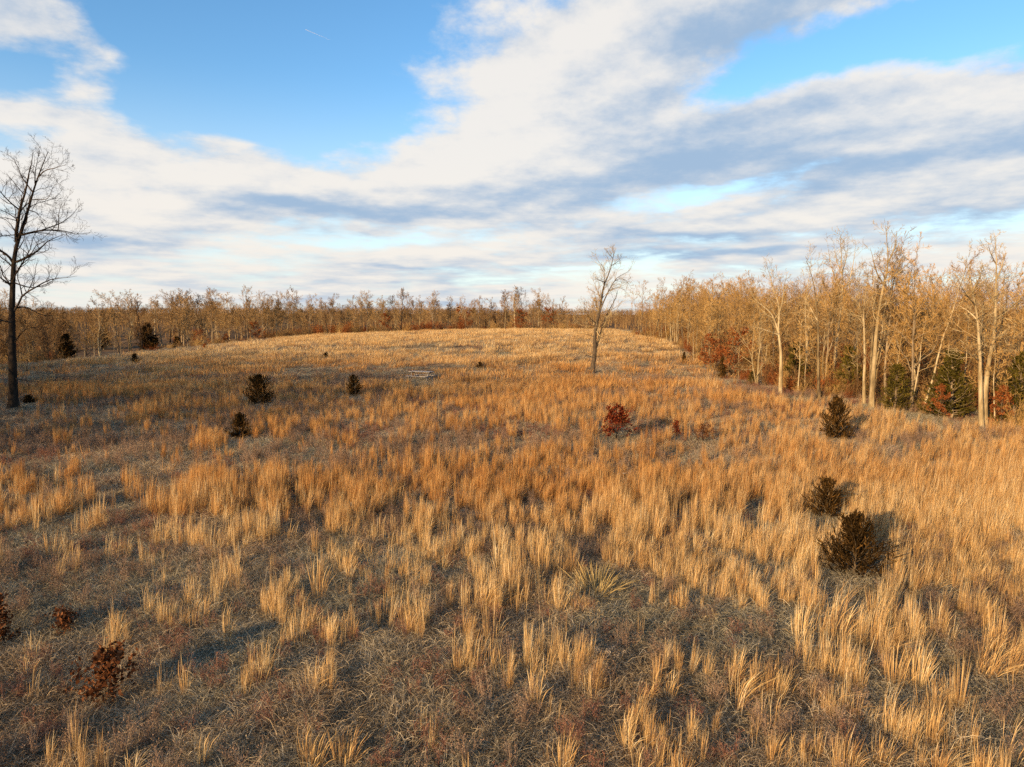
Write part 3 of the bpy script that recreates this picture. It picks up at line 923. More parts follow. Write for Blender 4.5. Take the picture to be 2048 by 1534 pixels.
def build_field_plants():
    rng = np.random.default_rng(8)
    # young cedars: base pixel, width, height
    CED = [((517, 812), 56, 58, 'bushy dark young cedar in mid field, left of the picnic table'),
           ((481, 880), 44, 52, 'small ragged dark cedar in front of the bushy left cedar'),
           ((707, 795), 32, 44, 'narrow dark cedar with a bare sapling before it, near the picnic table'),
           ((270, 729), 20, 19, 'tiny round dark cedar on the far left grass slope'),
           ((1669, 884), 66, 80, 'dark pointed cedar standing just in front of the right wood'),
           ((1652, 1042), 92, 76, 'dark bronze cedar on the right, upper of the close pair'),
           ((1708, 1164), 135, 122, 'largest bronze cedar in the right foreground, lower of the close pair'),
           ((57, 812), 30, 18, 'low dark shrubby cedar beside the foot of the big left tree'),
           ((960, 741), 18, 15, 'tiny dark shrubby cedar in mid field right of the picnic table'),
           ((651, 717), 14, 10, 'tiny dark cedar tuft alone on the far sunny slope')]
    for i, (b, w, h, lab) in enumerate(CED):
        W, H = px_size(w, h, b)
        H *= 1.06
        n = 80
        X0 = hit(*b); CLEAR.append((X0[0], X0[1], W * .55 + .15, 1.2 + .07 * X0[1]))
        parts = cedar_meshes(400 + i, H * (.92 if i < 3 else 1), W * (.60 if i < 3 else .52), 'cedar_bronze', nb=n, spray=max(.05, .052 * H), dens=1.7)
        place('cedar_tree', parts, hit(*b), lab, 'cedar', 'young cedars in the field', rz=rng.random() * 6)
    # leafy oak scrub
    SCR = [((1232, 884), 112, 60, 'leaf_crimson', 1500, .10, 'crimson leafed oak sapling in the middle of the field'),
           ((1352, 878), 26, 36, 'leaf_crimson', 350, .07, 'small dark red shrub right of the crimson oak sapling'),
           ((1405, 892), 70, 36, 'leaf_brown', 500, .06, 'wide dark brown thicket low in the grass right of the crimson sapling'),
           ((215, 1402), 165, 78, 'leaf_brown', 700, .085, 'sprawling rust brown oak scrub in the left foreground'),
           ((132, 1275), 70, 56, 'leaf_brown', 420, .07, 'small dark brown oak scrub above the sprawling rust brown one'),
           ((8, 1300), 70, 110, 'leaf_brown', 500, .08, 'dark brown oak scrub cut by the left picture edge'),
           ((410, 700), 10, 12, 'leaf_russet', 160, .2, 'tiny orange bush alone on the far left slope edge')]
    for i, (b, w, h, mt, nl, lf, lab) in enumerate(SCR):
        W, H = px_size(w, h, b)
        X0 = hit(*b); CLEAR.append((X0[0], X0[1], W * .5 + .1, 1. + .06 * X0[1]))
        parts = leafy_meshes(430 + i, H, max(.012, H * .018), lf, int(nl * 2), mt, 'bark_dark', clear=.08, spread=.62 * W / H * .75, nlimb=16, ang=1.0)
        place('oak_shrub', parts, hit(*b), lab, 'shrub', 'leafy oak scrub in the field', rz=rng.random() * 6)
    # bare saplings
    SAP = [((1081, 1262), 120, 1.2, 'bare forked sapling in the centre foreground'),
           ((878, 852), 92, .9, 'thin pale bare sapling below the picnic table'),
           ((710, 805), 55, .7, 'pale bare sapling in front of the narrow cedar'),
           ((1191, 1290), 90, .8, 'thin bare whip beside the yellow grass bunch'),
           ((1425, 1285), 70, .8, 'bare twiggy sapling in the right foreground grass'),
           ((262, 708), 100, 1., 'slender bare tree on the far left slope beside the tiny round cedar')]
    for i, (b, h, f, lab) in enumerate(SAP):
        _, H = px_size(1, h, b)
        far = i == 5
        X0 = hit(*b); CLEAR.append((X0[0], X0[1], .35, 1.2 if X0[1] < 30 else 3.))
        parts = bare_tree_meshes(450 + i, H, H * (.018 if far else .012), clear=.18 if far else .42, spread=.35 if not far else .3, nlimb=16 if far else 5, minr=.012 if far else .0035,
                                 mats=('bark_pale', 'twig_pale') if far else ('bark_grey', 'twig_pale'), bushy=.5 if not far else .8, lean=.03)
        place('bare_tree' if far else 'bare_sapling', parts, hit(*b), lab, 'tree' if far else 'sapling', rz=rng.random() * 6)
    # straw coloured bunch and other single grass bunches
    m = tall_tuft(470, K=230, H=.62, spread=.62, base=.32, w=.010, bend=.05)
    o = m.obj('grass_bunch', MAT['yellow'], smooth=False)
    o.location = hit(1195, 1190)
    CLEAR.append((o.location[0], o.location[1], .8, 1.0))
    tag(o, 'wide straw yellow grass bunch with arching blades in the centre foreground', 'grass bunch')
    TU = [((1085, 1172), 132, 'dense golden grass tuft just above the forked sapling'),
          ((1000, 1150), 105, 'golden grass tuft left of the dense one above the forked sapling'),
          ((640, 1205), 110, 'bright golden grass tuft left of centre in the foreground'),
          ((455, 1300), 110, 'lone slim orange grass tuft in the left foreground'),
          ((372, 1400), 110, 'slim pale grass tuft right of the rust brown oak scrub'),
          ((625, 1545), 110, 'golden grass tuft cut by the bottom edge, left of centre'),
          ((690, 1540), 100, 'golden grass tuft cut by the bottom edge, right of its twin'),
          ((1478, 1440), 110, 'lone orange grass tuft in the right foreground, leaning right'),
          ((1600, 1290), 105, 'upright golden grass tuft below the largest bronze cedar, left one'),
          ((1672, 1300), 150, 'golden grass tuft leaning right below the largest bronze cedar'),
          ((1790, 1385), 110, 'straight upright golden tuft in the right foreground'),
          ((1835, 1385), 120, 'thick bright golden tuft beside the straight upright one at right'),
          ((1970, 1370), 120, 'tall curving golden tuft near the right edge'),
          ((115, 985), 55, 'small bright orange tuft alone near the left edge'),
          ((75, 1075), 90, 'pale slim grass tuft near the left edge below the small orange one'),
          ((1760, 1545), 90, 'golden tuft cut by the bottom edge at right'),
          ((405, 1545), 90, 'slim grass tuft cut by the bottom edge at left')]
    for i, (b, h, lab) in enumerate(TU):
        _, H = px_size(1, h, b)
        slim = 'slim' in lab or 'small' in lab or 'lone' in lab
        bend = .30 if 'leaning' in lab or 'curving' in lab else .08
        m = tall_tuft(500 + i, K=30 if slim else 85, H=H, spread=.09 if slim else .17, base=.06 if slim else .13, w=.007, bend=bend)
        o = m.obj('grass_tuft', MAT['tall'], smooth=False)
        o.location = hit(*b)
        CLEAR.append((o.location[0], o.location[1], .42, .9))
        tag(o, lab, 'grass tuft', 'tall tufts standing out in the foreground')
    # pale seed heads
    for i, (b, h, lab) in enumerate([((1200, 1345), 46, 'pale dried flower heads on stalks in the centre foreground'),
                                     ((1232, 1335), 40, 'paler dried flower stalk right of its neighbour in the centre foreground'),
                                     ((1240, 985), 40, 'whitish dried weed heads in a dark gap of the tall grass')]):
        _, H = px_size(1, h, b)
        rng2 = np.random.default_rng(540 + i)
        root = thing('dried_flower', hit(*b), lab, 'dried flower')
        m = Mesh()
        n = 6
        st = np.zeros((n, 4, 3)); u = np.linspace(0, 1, 4)
        a = rng2.random(n) * 6.28
        for s in range(4):
            st[:, s, 0] = np.cos(a) * .14 * u[s]; st[:, s, 1] = np.sin(a) * .14 * u[s]; st[:, s, 2] = H * u[s] * (.8 + .2 * np.cos(a * 3))
        tubes(m, st, np.full((n, 4), .003), 3)
        m.obj('stalks', MAT['weed'], root)
        mh = Mesh()
        P = np.repeat(st[:, -1], 40, 0) + rng2.normal(0, .028, (n * 40, 3)) * np.array([1, 1, .5])
        leaf_quads(mh, P, .022, rng2, rng2.random(len(P)))
        mh.obj('flower_heads', MAT['seedhead'], root)

# ================================================================== picnic table
def wood_mat():
    m, nt, N, L = new_mat('weathered boards')
    tc = N('ShaderNodeTexCoord')
    mp = N('ShaderNodeMapping'); mp.inputs['Scale'].default_value = (1.5, 18, 18)
    L(tc.outputs['Object'], mp.inputs[0])
    no = N('ShaderNodeTexNoise'); no.inputs['Scale'].default_value = 2; no.inputs['Detail'].default_value = 6
    L(mp.outputs[0], no.inputs['Vector'])
    r = ramp_node(nt, [(.3, (.12, .105, .09)), (.7, (.42, .38, .33))])
    L(no.outputs[0], r.inputs[0])
    b = N('ShaderNodeBsdfPrincipled'); b.inputs['Roughness'].default_value = .8
    L(r.outputs[0], b.inputs['Base Color'])
    out = N('ShaderNodeOutputMaterial'); L(b.outputs[0], out.inputs[0])
    return m

def bevel_box(sx, sy, sz, bev=.008):
    import bmesh
    bm = bmesh.new()
    bmesh.ops.create_cube(bm, size=1)
    bmesh.ops.scale(bm, vec=(sx, sy, sz), verts=bm.verts)
    bmesh.ops.bevel(bm, geom=bm.edges[:], offset=bev, segments=1, affect='EDGES')
    return bm

def build_table():
    wm = wood_mat()
    x, y, z = hit(843, 764)
    CLEAR.append((x, y, 2.0, 10.))
    root = thing('picnic_table', (x, y, z), 'weathered grey wooden picnic table standing alone in the tall grass', 'picnic table')
    root.rotation_euler = (0, 0, R(-24))
    root.scale = (1.2, 1.2, 1.2)
    def box(name, s, loc, rot=(0, 0, 0)):
        bm = bevel_box(*s)
        me = bpy.data.meshes.new(name); bm.to_mesh(me); bm.free()
        me.materials.append(wm)
        o = link(name, me, root, loc); o.rotation_euler = rot
        return o
    for i in range(5):
        box('plank', (2.0, .148, .045), (0, -.312 + i * .156, .86))
    for s in (-1, 1):
        for k in range(2):
            box('seat_plank', (2.0, .13, .045), (0, s * (.62 + .142 * k), .52))
        box('crossbeam', (.05, 1.56, .09), (s * .72, 0, .448))
        box('top_batten', (.05, .72, .08), (s * .72, 0, .796))
        for q in (-1, 1):
            box('leg', (.055, .10, 1.0), (s * .777, q * .36, .40), (q * R(28), 0, 0))

# ================================================================== woods
def build_hero_trees():
    # big tree on the left; part of its shade is put into dark bark
    guided_tree('oak_tree', (27, 822), [(27, 822), (26, 759), (24, 686), (24, 603), (26, 561), (27, 524), (33, 489), (40, 470), (47, 450), (56, 420), (66, 385), (70, 367), (76, 355), (82, 338), (90, 318), (96, 303)], [
        ([(33, 484), (32, 464), (37, 441), (39, 420), (44, 404), (49, 389), (53, 378), (56, 352), (64, 325), (66, 306)], .45),
        ([(42, 470), (67, 464), (84, 460), (116, 460), (134, 463), (153, 470), (180, 465)], .30),
        ([(84, 460), (99, 455), (121, 447), (137, 436), (150, 424), (158, 411)], .18),
        ([(116, 460), (118, 443), (117, 427), (121, 413), (132, 392)], .13),
        ([(33, 524), (49, 517), (70, 506), (84, 494), (92, 484), (111, 475), (130, 468)], .30),
        ([(25, 524), (16, 510), (0, 501), (-20, 480), (-34, 450)], .32),
        ([(25, 573), (10, 562), (-4, 552), (-25, 545)], .28),
        ([(27, 623), (40, 604), (46, 586), (58, 583), (83, 567), (104, 557), (130, 556), (154, 552)], .28),
        ([(44, 590), (40, 569), (33, 552), (42, 530), (62, 515)], .16),
        ([(30, 566), (62, 577), (85, 572), (110, 560), (120, 540)], .2),
        ([(34, 616), (50, 612), (69, 623), (88, 632), (112, 631), (134, 630)], .2),
        ([(25, 645), (12, 643), (-6, 640), (-30, 650)], .22),
        ([(26, 690), (45, 660), (75, 652), (110, 660)], .14),
        ([(29, 757), (52, 761), (75, 764), (92, 765), (110, 759)], .11),
        ([(76, 355), (88, 341), (106, 337), (123, 332), (136, 328)], .16),
        ([(66, 385), (55, 370), (44, 356), (36, 335), (28, 318), (12, 306)], .17),
        ([(70, 367), (70, 345), (74, 325), (78, 306)], .15),
        ([(62, 400), (80, 398), (92, 400), (100, 392), (104, 376), (118, 362)], .13),
        ([(56, 420), (72, 424), (84, 438), (98, 446)], .11),
        ([(39, 420), (24, 408), (10, 395), (-8, 372), (-20, 350)], .2),
        ([(34, 470), (18, 470), (-2, 474), (-25, 462)], .16),
        ([(37, 441), (22, 430), (8, 422), (-10, 415)], .14),
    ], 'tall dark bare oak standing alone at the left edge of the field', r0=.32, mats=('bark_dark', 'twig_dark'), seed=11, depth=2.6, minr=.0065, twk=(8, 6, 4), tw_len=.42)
    for (bx, by, r) in ((27, 822, 1.0), (1184, 748, 1.0)):
        X0 = hit(bx, by); CLEAR.append((X0[0], X0[1], r, 4.))
    # lone tree in the middle
    guided_tree('bare_tree', (1184, 748), [(1184, 748), (1186, 730), (1189, 714), (1190, 699), (1189, 685), (1191, 656), (1196, 636), (1199, 623), (1202, 605), (1206, 578), (1210, 564), (1217, 550), (1223, 531), (1226, 517), (1229, 501)], [
        ([(1190, 702), (1196, 683), (1202, 662), (1206, 646), (1212, 632), (1221, 615), (1233, 595), (1236, 578)], .62),
        ([(1200, 621), (1209, 599), (1217, 582), (1227, 564), (1237, 552), (1254, 546), (1263, 535)], .40),
        ([(1217, 582), (1233, 574), (1249, 578), (1256, 590)], .2),
        ([(1227, 564), (1237, 557), (1249, 558), (1257, 566), (1263, 578)], .18),
        ([(1210, 564), (1196, 560), (1186, 552)], .2),
        ([(1208, 572), (1209, 535), (1196, 523), (1191, 511)], .24),
        ([(1193, 648), (1180, 636), (1172, 625), (1167, 613), (1170, 598)], .30),
        ([(1190, 653), (1175, 648), (1159, 648), (1146, 640)], .2),
        ([(1206, 646), (1216, 636), (1228, 634), (1240, 628)], .2),
        ([(1189, 716), (1178, 712), (1168, 706), (1158, 702)], .14),
        ([(1190, 675), (1175, 668), (1160, 668), (1150, 664)], .14),
        ([(1198, 676), (1212, 672), (1222, 664)], .12),
        ([(1223, 531), (1236, 524), (1244, 512)], .16),
        ([(1226, 517), (1218, 508), (1212, 499)], .14),
    ], 'lone bare forked tree standing in the middle of the open field', r0=.28, mats=('bark_brown', 'twig_pale'), seed=23, depth=2.0, minr=.0075, twk=(8, 6, 4), tw_len=.46)
    # pale trees along the front of the right wood
    HT = [
        ((1560, 792), [(1560, 792), (1562, 745), (1562, 701), (1556, 662), (1558, 640), (1559, 620), (1556, 600), (1545, 578), (1540, 550), (1532, 530)],
         [([(1556, 662), (1547, 632), (1533, 617), (1508, 599), (1500, 580)], .55), ([(1558, 670), (1545, 665), (1520, 656), (1496, 651)], .4), ([(1559, 625), (1566, 600), (1568, 570), (1575, 545)], .45), ([(1560, 690), (1575, 675), (1590, 668)], .2)],
         'pale tree with a long left limb at the front of the right wood', .26, 31),
        ((1513, 775), [(1513, 775), (1516, 745), (1517, 712), (1522, 690), (1519, 670), (1522, 640), (1518, 610)],
         [([(1513, 772), (1508, 745), (1504, 715), (1495, 690), (1482, 672), (1470, 655)], .8), ([(1510, 740), (1495, 738), (1475, 740), (1456, 735)], .35), ([(1516, 742), (1528, 722), (1545, 724)], .3)],
         'pale twin stemmed tree with low drooping limbs left of the wood front', .17, 32),
        ((1614, 778), [(1614, 778), (1613, 735), (1614, 700), (1612, 660), (1610, 620), (1613, 580), (1620, 545), (1624, 512)],
         [([(1612, 660), (1595, 640), (1585, 620)], .4), ([(1613, 700), (1622, 688), (1624, 672)], .3), ([(1610, 640), (1596, 600), (1590, 570)], .4), ([(1612, 600), (1630, 570), (1640, 545)], .4)],
         'slim pale tree between the long limbed tree and the leaning tall one', .17, 33),
        ((1638, 800), [(1638, 800), (1637, 745), (1636, 700), (1637, 660), (1632, 610), (1630, 580), (1622, 545), (1612, 520)],
         [([(1636, 690), (1650, 680), (1655, 664)], .35), ([(1634, 640), (1618, 610), (1604, 592)], .45), ([(1632, 612), (1642, 575), (1648, 545)], .45), ([(1636, 660), (1622, 650), (1612, 632)], .3)],
         'straight pale tree just behind the pointed cedar', .20, 34),
        ((1664, 775), [(1664, 775), (1668, 735), (1672, 695), (1676, 660), (1680, 632), (1683, 608), (1685, 584), (1684, 545), (1683, 510), (1680, 468)],
         [([(1678, 640), (1700, 634), (1720, 636)], .25), ([(1684, 590), (1700, 560), (1708, 520), (1712, 480)], .4), ([(1685, 585), (1668, 555), (1660, 520), (1655, 490)], .35), ([(1672, 695), (1690, 680), (1702, 668)], .25), ([(1684, 550), (1672, 520), (1668, 485)], .3), ([(1684, 545), (1694, 515), (1696, 478)], .3)],
         'tall gently curved pale tree in the right wood, left of the tallest pair', .27, 35),
        ((1728, 812), [(1728, 812), (1728, 760), (1730, 710), (1728, 660), (1727, 620), (1732, 580), (1738, 540)],
         [([(1729, 700), (1712, 670), (1702, 640)], .35), ([(1728, 650), (1716, 600), (1712, 570)], .4), ([(1728, 640), (1742, 610), (1748, 585)], .35), ([(1728, 740), (1715, 725), (1700, 715)], .2)],
         'pale tree directly left of the tallest tree of the right wood', .21, 36),
        ((1742, 818), [(1742, 818), (1746, 755), (1750, 695), (1754, 655), (1758, 620), (1763, 590), (1768, 566), (1773, 545), (1777, 524), (1774, 485), (1771, 453)],
         [([(1743, 800), (1741, 745), (1744, 690), (1747, 640), (1752, 600)], .75), ([(1769, 562), (1790, 552), (1810, 535), (1822, 520)], .3), ([(1777, 524), (1790, 495), (1794, 462)], .35), ([(1768, 570), (1752, 545), (1746, 515), (1740, 495)], .35), ([(1760, 612), (1782, 602), (1800, 606)], .3), ([(1774, 545), (1798, 535), (1815, 512)], .25), ([(1752, 670), (1775, 660), (1790, 664)], .2)],
         'tallest pale tree of the right wood with a second stem beside it', .30, 37),
        ((1840, 800), [(1826, 800), (1828, 760), (1831, 737), (1840, 710), (1846, 680), (1853, 652), (1862, 638), (1879, 626), (1895, 605)],
         [([(1855, 648), (1852, 630), (1838, 612), (1832, 590)], .5), ([(1846, 680), (1834, 670), (1824, 655)], .35), ([(1875, 630), (1880, 605), (1876, 580)], .45), ([(1840, 712), (1820, 700), (1812, 690)], .25)],
         'crooked pale tree leaning right above the dark cedars', .22, 38),
        ((1962, 860), [(1962, 860), (1962, 800), (1960, 750), (1960, 710), (1957, 670), (1955, 635), (1949, 602), (1942, 570), (1936, 540), (1932, 512)],
         [([(1958, 690), (1964, 650), (1966, 610), (1970, 580)], .5), ([(1955, 640), (1935, 620), (1915, 610)], .35), ([(1958, 720), (1935, 705), (1915, 700)], .25), ([(1945, 585), (1960, 555), (1965, 530)], .35), ([(1950, 610), (1925, 580), (1915, 555)], .35)],
         'straight pale tree near the right edge, left stem of the crossing pair', .24, 39),
        ((1969, 856), [(1969, 856), (1970, 800), (1973, 755), (1980, 710), (1988, 680), (1990, 650), (1991, 620), (1992, 570), (1993, 515), (1990, 472)],
         [([(1982, 705), (1995, 670), (2004, 650)], .5), ([(1990, 640), (2010, 622), (2035, 605), (2050, 590)], .4), ([(1991, 610), (1975, 580), (1968, 550)], .35), ([(1993, 560), (2005, 530), (2012, 500)], .3), ([(1993, 530), (1980, 505), (1976, 485)], .25), ([(1982, 710), (2005, 705), (2025, 698)], .25)],
         'pale tree near the right edge, right stem of the crossing pair', .27, 40),
    ]
    for (b, tr, lim, lab, r0, seed) in HT:
        guided_tree('bare_tree', b, tr, lim, lab, r0=r0 * .66, mats=('bark_pale', 'twig_pale'), seed=seed, depth=1.8, minr=.009, twk=(7, 5, 3), tw_len=.46, group='pale trees along the front of the right wood')

def build_woods():
    rng = np.random.default_rng(77)
    V = []                                             # ordinary wood trees
    for i in range(5):
        V.append(bare_tree_meshes(600 + i, 12, .105, clear=.30, spread=.30, nlimb=16, minr=.0105, mats=(('bark_pale', 'bark_grey', 'bark_brown')[i % 3], 'twig_gold'), bushy=1.2, forks=i % 2))
    for i in range(4):
        V.append(bare_tree_meshes(610 + i, 12, .125, clear=.24, spread=.38, nlimb=14, minr=.0105, mats=('bark_grey', 'twig_gold'), bushy=1.2, ang=.95, forks=1 + i % 2))
    V.append(bare_tree_meshes(620, 12, .15, clear=.3, spread=.34, nlimb=14, minr=.0105, mats=('bark_dark', 'twig_brown'), bushy=1.2, forks=1))
    FV = []                                            # stouter twigged trees for the far lines
    for i in range(6):
        FV.append(bare_tree_meshes(700 + i, 12, .14, clear=.26, spread=.27 + .05 * (i % 3), nlimb=16, minr=.0145, mats=(('bark_grey', 'bark_pale', 'bark_grey')[i % 3], 'twig_tan'), bushy=1.2, forks=1 + i % 2))
    FV.append(bare_tree_meshes(707, 12, .15, clear=.24, spread=.34, nlimb=14, minr=.0145, mats=('bark_dark', 'twig_brown'), bushy=1.2, forks=2))
    slim = [bare_tree_meshes(630 + i, 9, .078, clear=.38, spread=.24, nlimb=13, minr=.013, mats=('bark_pale', 'twig_gold'), bushy=1.) for i in range(3)]
    leafy = [leafy_meshes(640 + i, 6., .06, .20, 2600, 'leaf_russet', 'bark_grey', clear=.15, spread=.42, nlimb=18, ang=1.0) for i in range(3)]
    ced = [cedar_meshes(650 + i, 5.2, 1.25, 'cedar_olive', nb=84, spray=.20, dens=1.15, droop=.22) for i in range(3)]
    dark_ced = cedar_meshes(655, 4.2, 1.0, 'cedar_bronze', nb=110, spray=.24, dens=1.1, droop=.1)
    brush = [brush_mesh(660 + i, ('twig_brown', 'twig_gold', 'twig_brown', 'twig_gold', 'leaf_russet')[i % 5]) for i in range(10)]

    def tree(parts, x, y, H0, H, lab, group, name='bare_tree', cat='tree', wide=1.):
        s = H / H0
        return place(name, parts, (x, y, gz(x, y)), lab, cat, group, scale=(s * wide, s * wide, s), rz=rng.random() * 6.28, tilt=(rng.normal(0, .03), rng.normal(0, .03)))

    RIGHT = [(1290, 'at the far bend of the right wood'), (1365, 'behind the small dark far cedar'), (1425, 'behind the broad red leafed tree'), (1512, 'behind the twin stemmed pale tree'),
             (1560, 'behind the long limbed pale tree'), (1625, 'behind the straight pale tree'), (1675, 'behind the curved pale tree'), (1740, 'behind the tallest pale tree'),
             (1840, 'behind the crooked leaning tree'), (1915, 'behind the large olive cedar'), (1968, 'behind the crossing pair of trees'), (2035, 'behind the cedar at the right edge')]
    FARL = [(470, 'beside the left wood'), (560, 'above the bushy dark cedar'), (660, 'left above the narrow cedar'), (735, 'right above the narrow cedar'), (843, 'above the picnic table'), (960, 'right of the picnic table'),
            (1080, 'left of the lone tree'), (1190, 'behind the lone tree'), (1300, 'right of the lone tree')]
    LEFTW = [(-50, 'outside the left edge beyond the big oak'), (15, 'left behind the big oak'), (85, 'right behind the big oak'), (180, 'at the far clearing of the left wood'), (262, 'behind the slender bare tree'),
             (320, 'behind the dark cedar of the left wood'), (400, 'at the right end of the left wood')]
    ORD = ['', 'second ', 'third ', 'fourth ', 'fifth ', 'sixth ', 'seventh ', 'eighth ', 'ninth ', 'tenth ', 'eleventh ', 'twelfth ', 'thirteenth ', 'fourteenth ', 'fifteenth ', 'sixteenth ', 'seventeenth ', 'eighteenth ', 'nineteenth ', 'twentieth ', '21st ', '22nd ', '23rd ', '24th ', '25th ']
    Q = {}
    def queue(what, o, px, y, marks, mode):
        m = min(marks, key=lambda q: abs(q[0] - px))
        Q.setdefault((what, m[1], mode), []).append((px if mode == 'left' else y, o))
    def settle():
        for (what, phrase, mode), L_ in Q.items():
            L_.sort(key=lambda e: e[0])
            for i, (_, o) in enumerate(L_):
                o['label'] = ('%s%s %s %s' % (ORD[i], 'leftmost' if mode == 'left' else 'nearest', what, phrase)).strip() if mode == 'near' else \
                    ('%s%s %s' % ((ORD[i] + 'from left ') if i else 'leftmost ', what, ('in the far tree line ' if marks_far(phrase) else '') + phrase)).strip()
    def marks_far(p): return any(p == q[1] for q in FARL)
    # --- right wood -----------------------------------------------------------
    E = EDGE
    seg = np.concatenate([[0], np.cumsum(np.linalg.norm(np.diff(E[:, :2], axis=0), axis=1))])
    def along(s):
        return np.interp(s, seg, E[:, 0]), np.interp(s, seg, E[:, 1])
    n = 0
    while n < 195:
        s = rng.random() * seg[-1]
        x, y = along(s)
        d = 1.0 + 34 * rng.random() ** 2.0
        x += d; y += rng.normal(0, 3)
        if x > .80 * y + 6 or y > 235: continue
        px = 1024 + x / y * FPX
        H = rng.uniform(8.2, 11.0) if y < 110 else rng.uniform(10, 12.5)
        if rng.random() < .22: H *= .72
        k = rng.integers(0, len(V))
        if rng.random() < (.6 if d < 5 else .25): queue('slim bare tree', tree(slim[rng.integers(0, 3)], x, y, 9, H * .8, '', 'slim trees of the right wood'), px, y, RIGHT, 'near')
        else: queue('bare golden tree', tree(V[k], x, y, 12, H, '', 'trees of the right wood'), px, y, RIGHT, 'near')
        n += 1
    for (b, h, w, lab, kind) in [
        ((1918, 850), 165, 1.25, 'large olive green cedar under the right wood, widest of the three', 0),
        ((1800, 835), 115, 1.35, 'broad olive cedar between the tallest tree and the leaning tree', 1),
        ((2040, 868), 180, 1.2, 'olive cedar cut by the right picture edge', 2),
        ((1880, 842), 120, 1.2, 'smaller olive cedar left of the large one in the right wood', 2),
        ((1590, 786), 110, 1.2, 'olive cedar in the shade right of the long limbed tree', 1),
        ((1700, 800), 120, 1.2, 'olive cedar behind the trunks left of the tallest tree', 0),
        ((1500, 776), 34, 1.6, 'low rounded green cedar at the edge of the right wood', 1),
    ]:
        x, y, z = hit(*b)
        tree(ced[kind], x + .8, y + 1.8, 5.2, .86 * h * y / FPX, lab, 'cedars of the right wood', 'cedar_tree', 'cedar', wide=w)
    for (b, h, lab) in [((1444, 760), 44, 'narrow dark cedar at the edge of the right wood'), ((1367, 729), 24, 'small dark cedar at the far bend of the right wood')]:
        x, y, z = hit(*b)
        tree(dark_ced, x, y, 4.2, h * y / FPX, lab, None, 'cedar_tree', 'cedar', wide=.9)
    for (b, h, w, k, lab) in [((1425, 752), 80, 1.1, 0, 'broad red leafed tree at the left end of the right wood'),
                              ((1885, 850), 75, .9, 1, 'bright russet leafed sapling before the large cedar'),
                              ((2012, 862), 85, 1.0, 2, 'orange red leafed shrub near the right picture edge'),
                              ((1470, 760), 100, 1.1, 1, 'reddish leafed tree beside the twin stemmed pale tree'),
                              ((1820, 800), 150, .9, 2, 'russet leafed tree among bare trunks behind the broad cedar')]:
        x, y, z = hit(*b)
        tree(leafy[k], x, y + .5, 6, h * y / FPX, lab, 'leafy trees of the right wood', 'leafy_tree', 'tree', wide=w)

    # --- far tree line across the crest ----------------------------------------
    nf = 125
    for i in range(nf):
        px = 440 + (1400 - 440) * (i + rng.uniform(-.6, .6)) / nf
        y = rng.uniform(208, 245)
        x = (px - 1024) / FPX * y
        if right_of_edge(x, y) > 4: continue
        top = 592 + rng.normal(0, 9) - (8 if 1000 < px < 1080 else 0) - (6 if px < 640 else 0)
        H = EYE + (630 - top) * y / FPX - gz(x, y)
        H = max(6, H * .96) * rng.uniform(.76, 1.10)
        if rng.random() < .3: queue('slim bare tree', tree(slim[rng.integers(0, 3)], x, y, 9, H * .92, '', 'slim trees of the far tree line', wide=1.4), px, y, FARL, 'left')
        else: queue('bare tree', tree(FV[rng.integers(0, len(FV))], x, y, 12, H, '', 'trees of the far tree line', wide=1.15), px, y, FARL, 'left')
    for (px, h, lab) in [(515, 42, 'rust red leafed tree in the far tree line near the left wood'), (400, 46, 'orange leafed tree at the end of the left wood'),
                         (770, 40, 'dark russet leafed tree in the far tree line left of the table'), (925, 48, 'dark red leafed tree in the far tree line above the table'),
                         (1095, 44, 'bright russet tree in the far tree line left of the lone tree'), (1040, 40, 'russet tree in the middle of the far tree line'),
                         (700, 26, 'low russet tree at the foot of the far tree line, left part'), (455, 30, 'low orange leafed tree right of the left wood')]:
        y = rng.uniform(206, 216); x = (px - 1024) / FPX * y
        tree(leafy[rng.integers(0, 3)], x, y, 6, h * y / FPX, lab, 'leafy trees of the far tree line', 'leafy_tree', 'tree', wide=1.15)
    # --- left wood in the hollow ------------------------------------------------
    nl = 0
    while nl < 84:
        y = rng.uniform(105, 300)
        px = rng.uniform(-90, 440)
        x = (px - 1024) / FPX * y
        if x > -69: continue
        if 130 < px < 330 and (y < 150 or 185 < y < 285): continue
        top = np.interp(px, [-100, 0, 150, 220, 350, 420, 450], [585, 600, 605, 596, 583, 588, 600]) + rng.normal(0, 7)
        H = EYE + (630 - top) * y / FPX - gz(x, y)
        H *= rng.uniform(.82, 1.0)
        if y < 150: H *= .8
        queue('bare tree', tree(FV[6] if (y < 150 and rng.random() < .85) else FV[rng.integers(0, 7)], x, y, 12, H, '', 'trees of the left wood', wide=1.3), px, y, LEFTW, 'near')  # dark variant favoured up front: the hollow's shade put into bark colour
        nl += 1
    for (px, y, h, lab) in [(300, 165, 58, 'dark cedar at the foot of the left wood, beside the slender bare tree'), (135, 118, 40, 'dark cedar in the hollow right of the big oak'),
                            (355, 185, 28, 'low dark cedar right of the dark cedar of the left wood'), (208, 240, 40, 'dark cedar standing before the far pale clearing')]:
        x = (px - 1024) / FPX * y
        tree(dark_ced, x, y, 4.2, h * y / FPX + 1.5, lab, 'dark cedars of the left wood', 'cedar_tree', 'cedar', wide=1.25)
    for (px, y) in [(152, 130), (165, 133), (178, 128), (190, 136), (228, 140), (240, 150)]:
        x = (px - 1024) / FPX * y
        queue('slim dark tree', tree(slim[rng.integers(0, 3)], x, y, 9, 7.5, '', 'slim trees in the hollow'), px, y, [(200, 'in the row before the far clearing')], 'left')
    settle()

    # --- undergrowth and the wood beyond: uncountable ---------------------------
    P, Sl = [], []
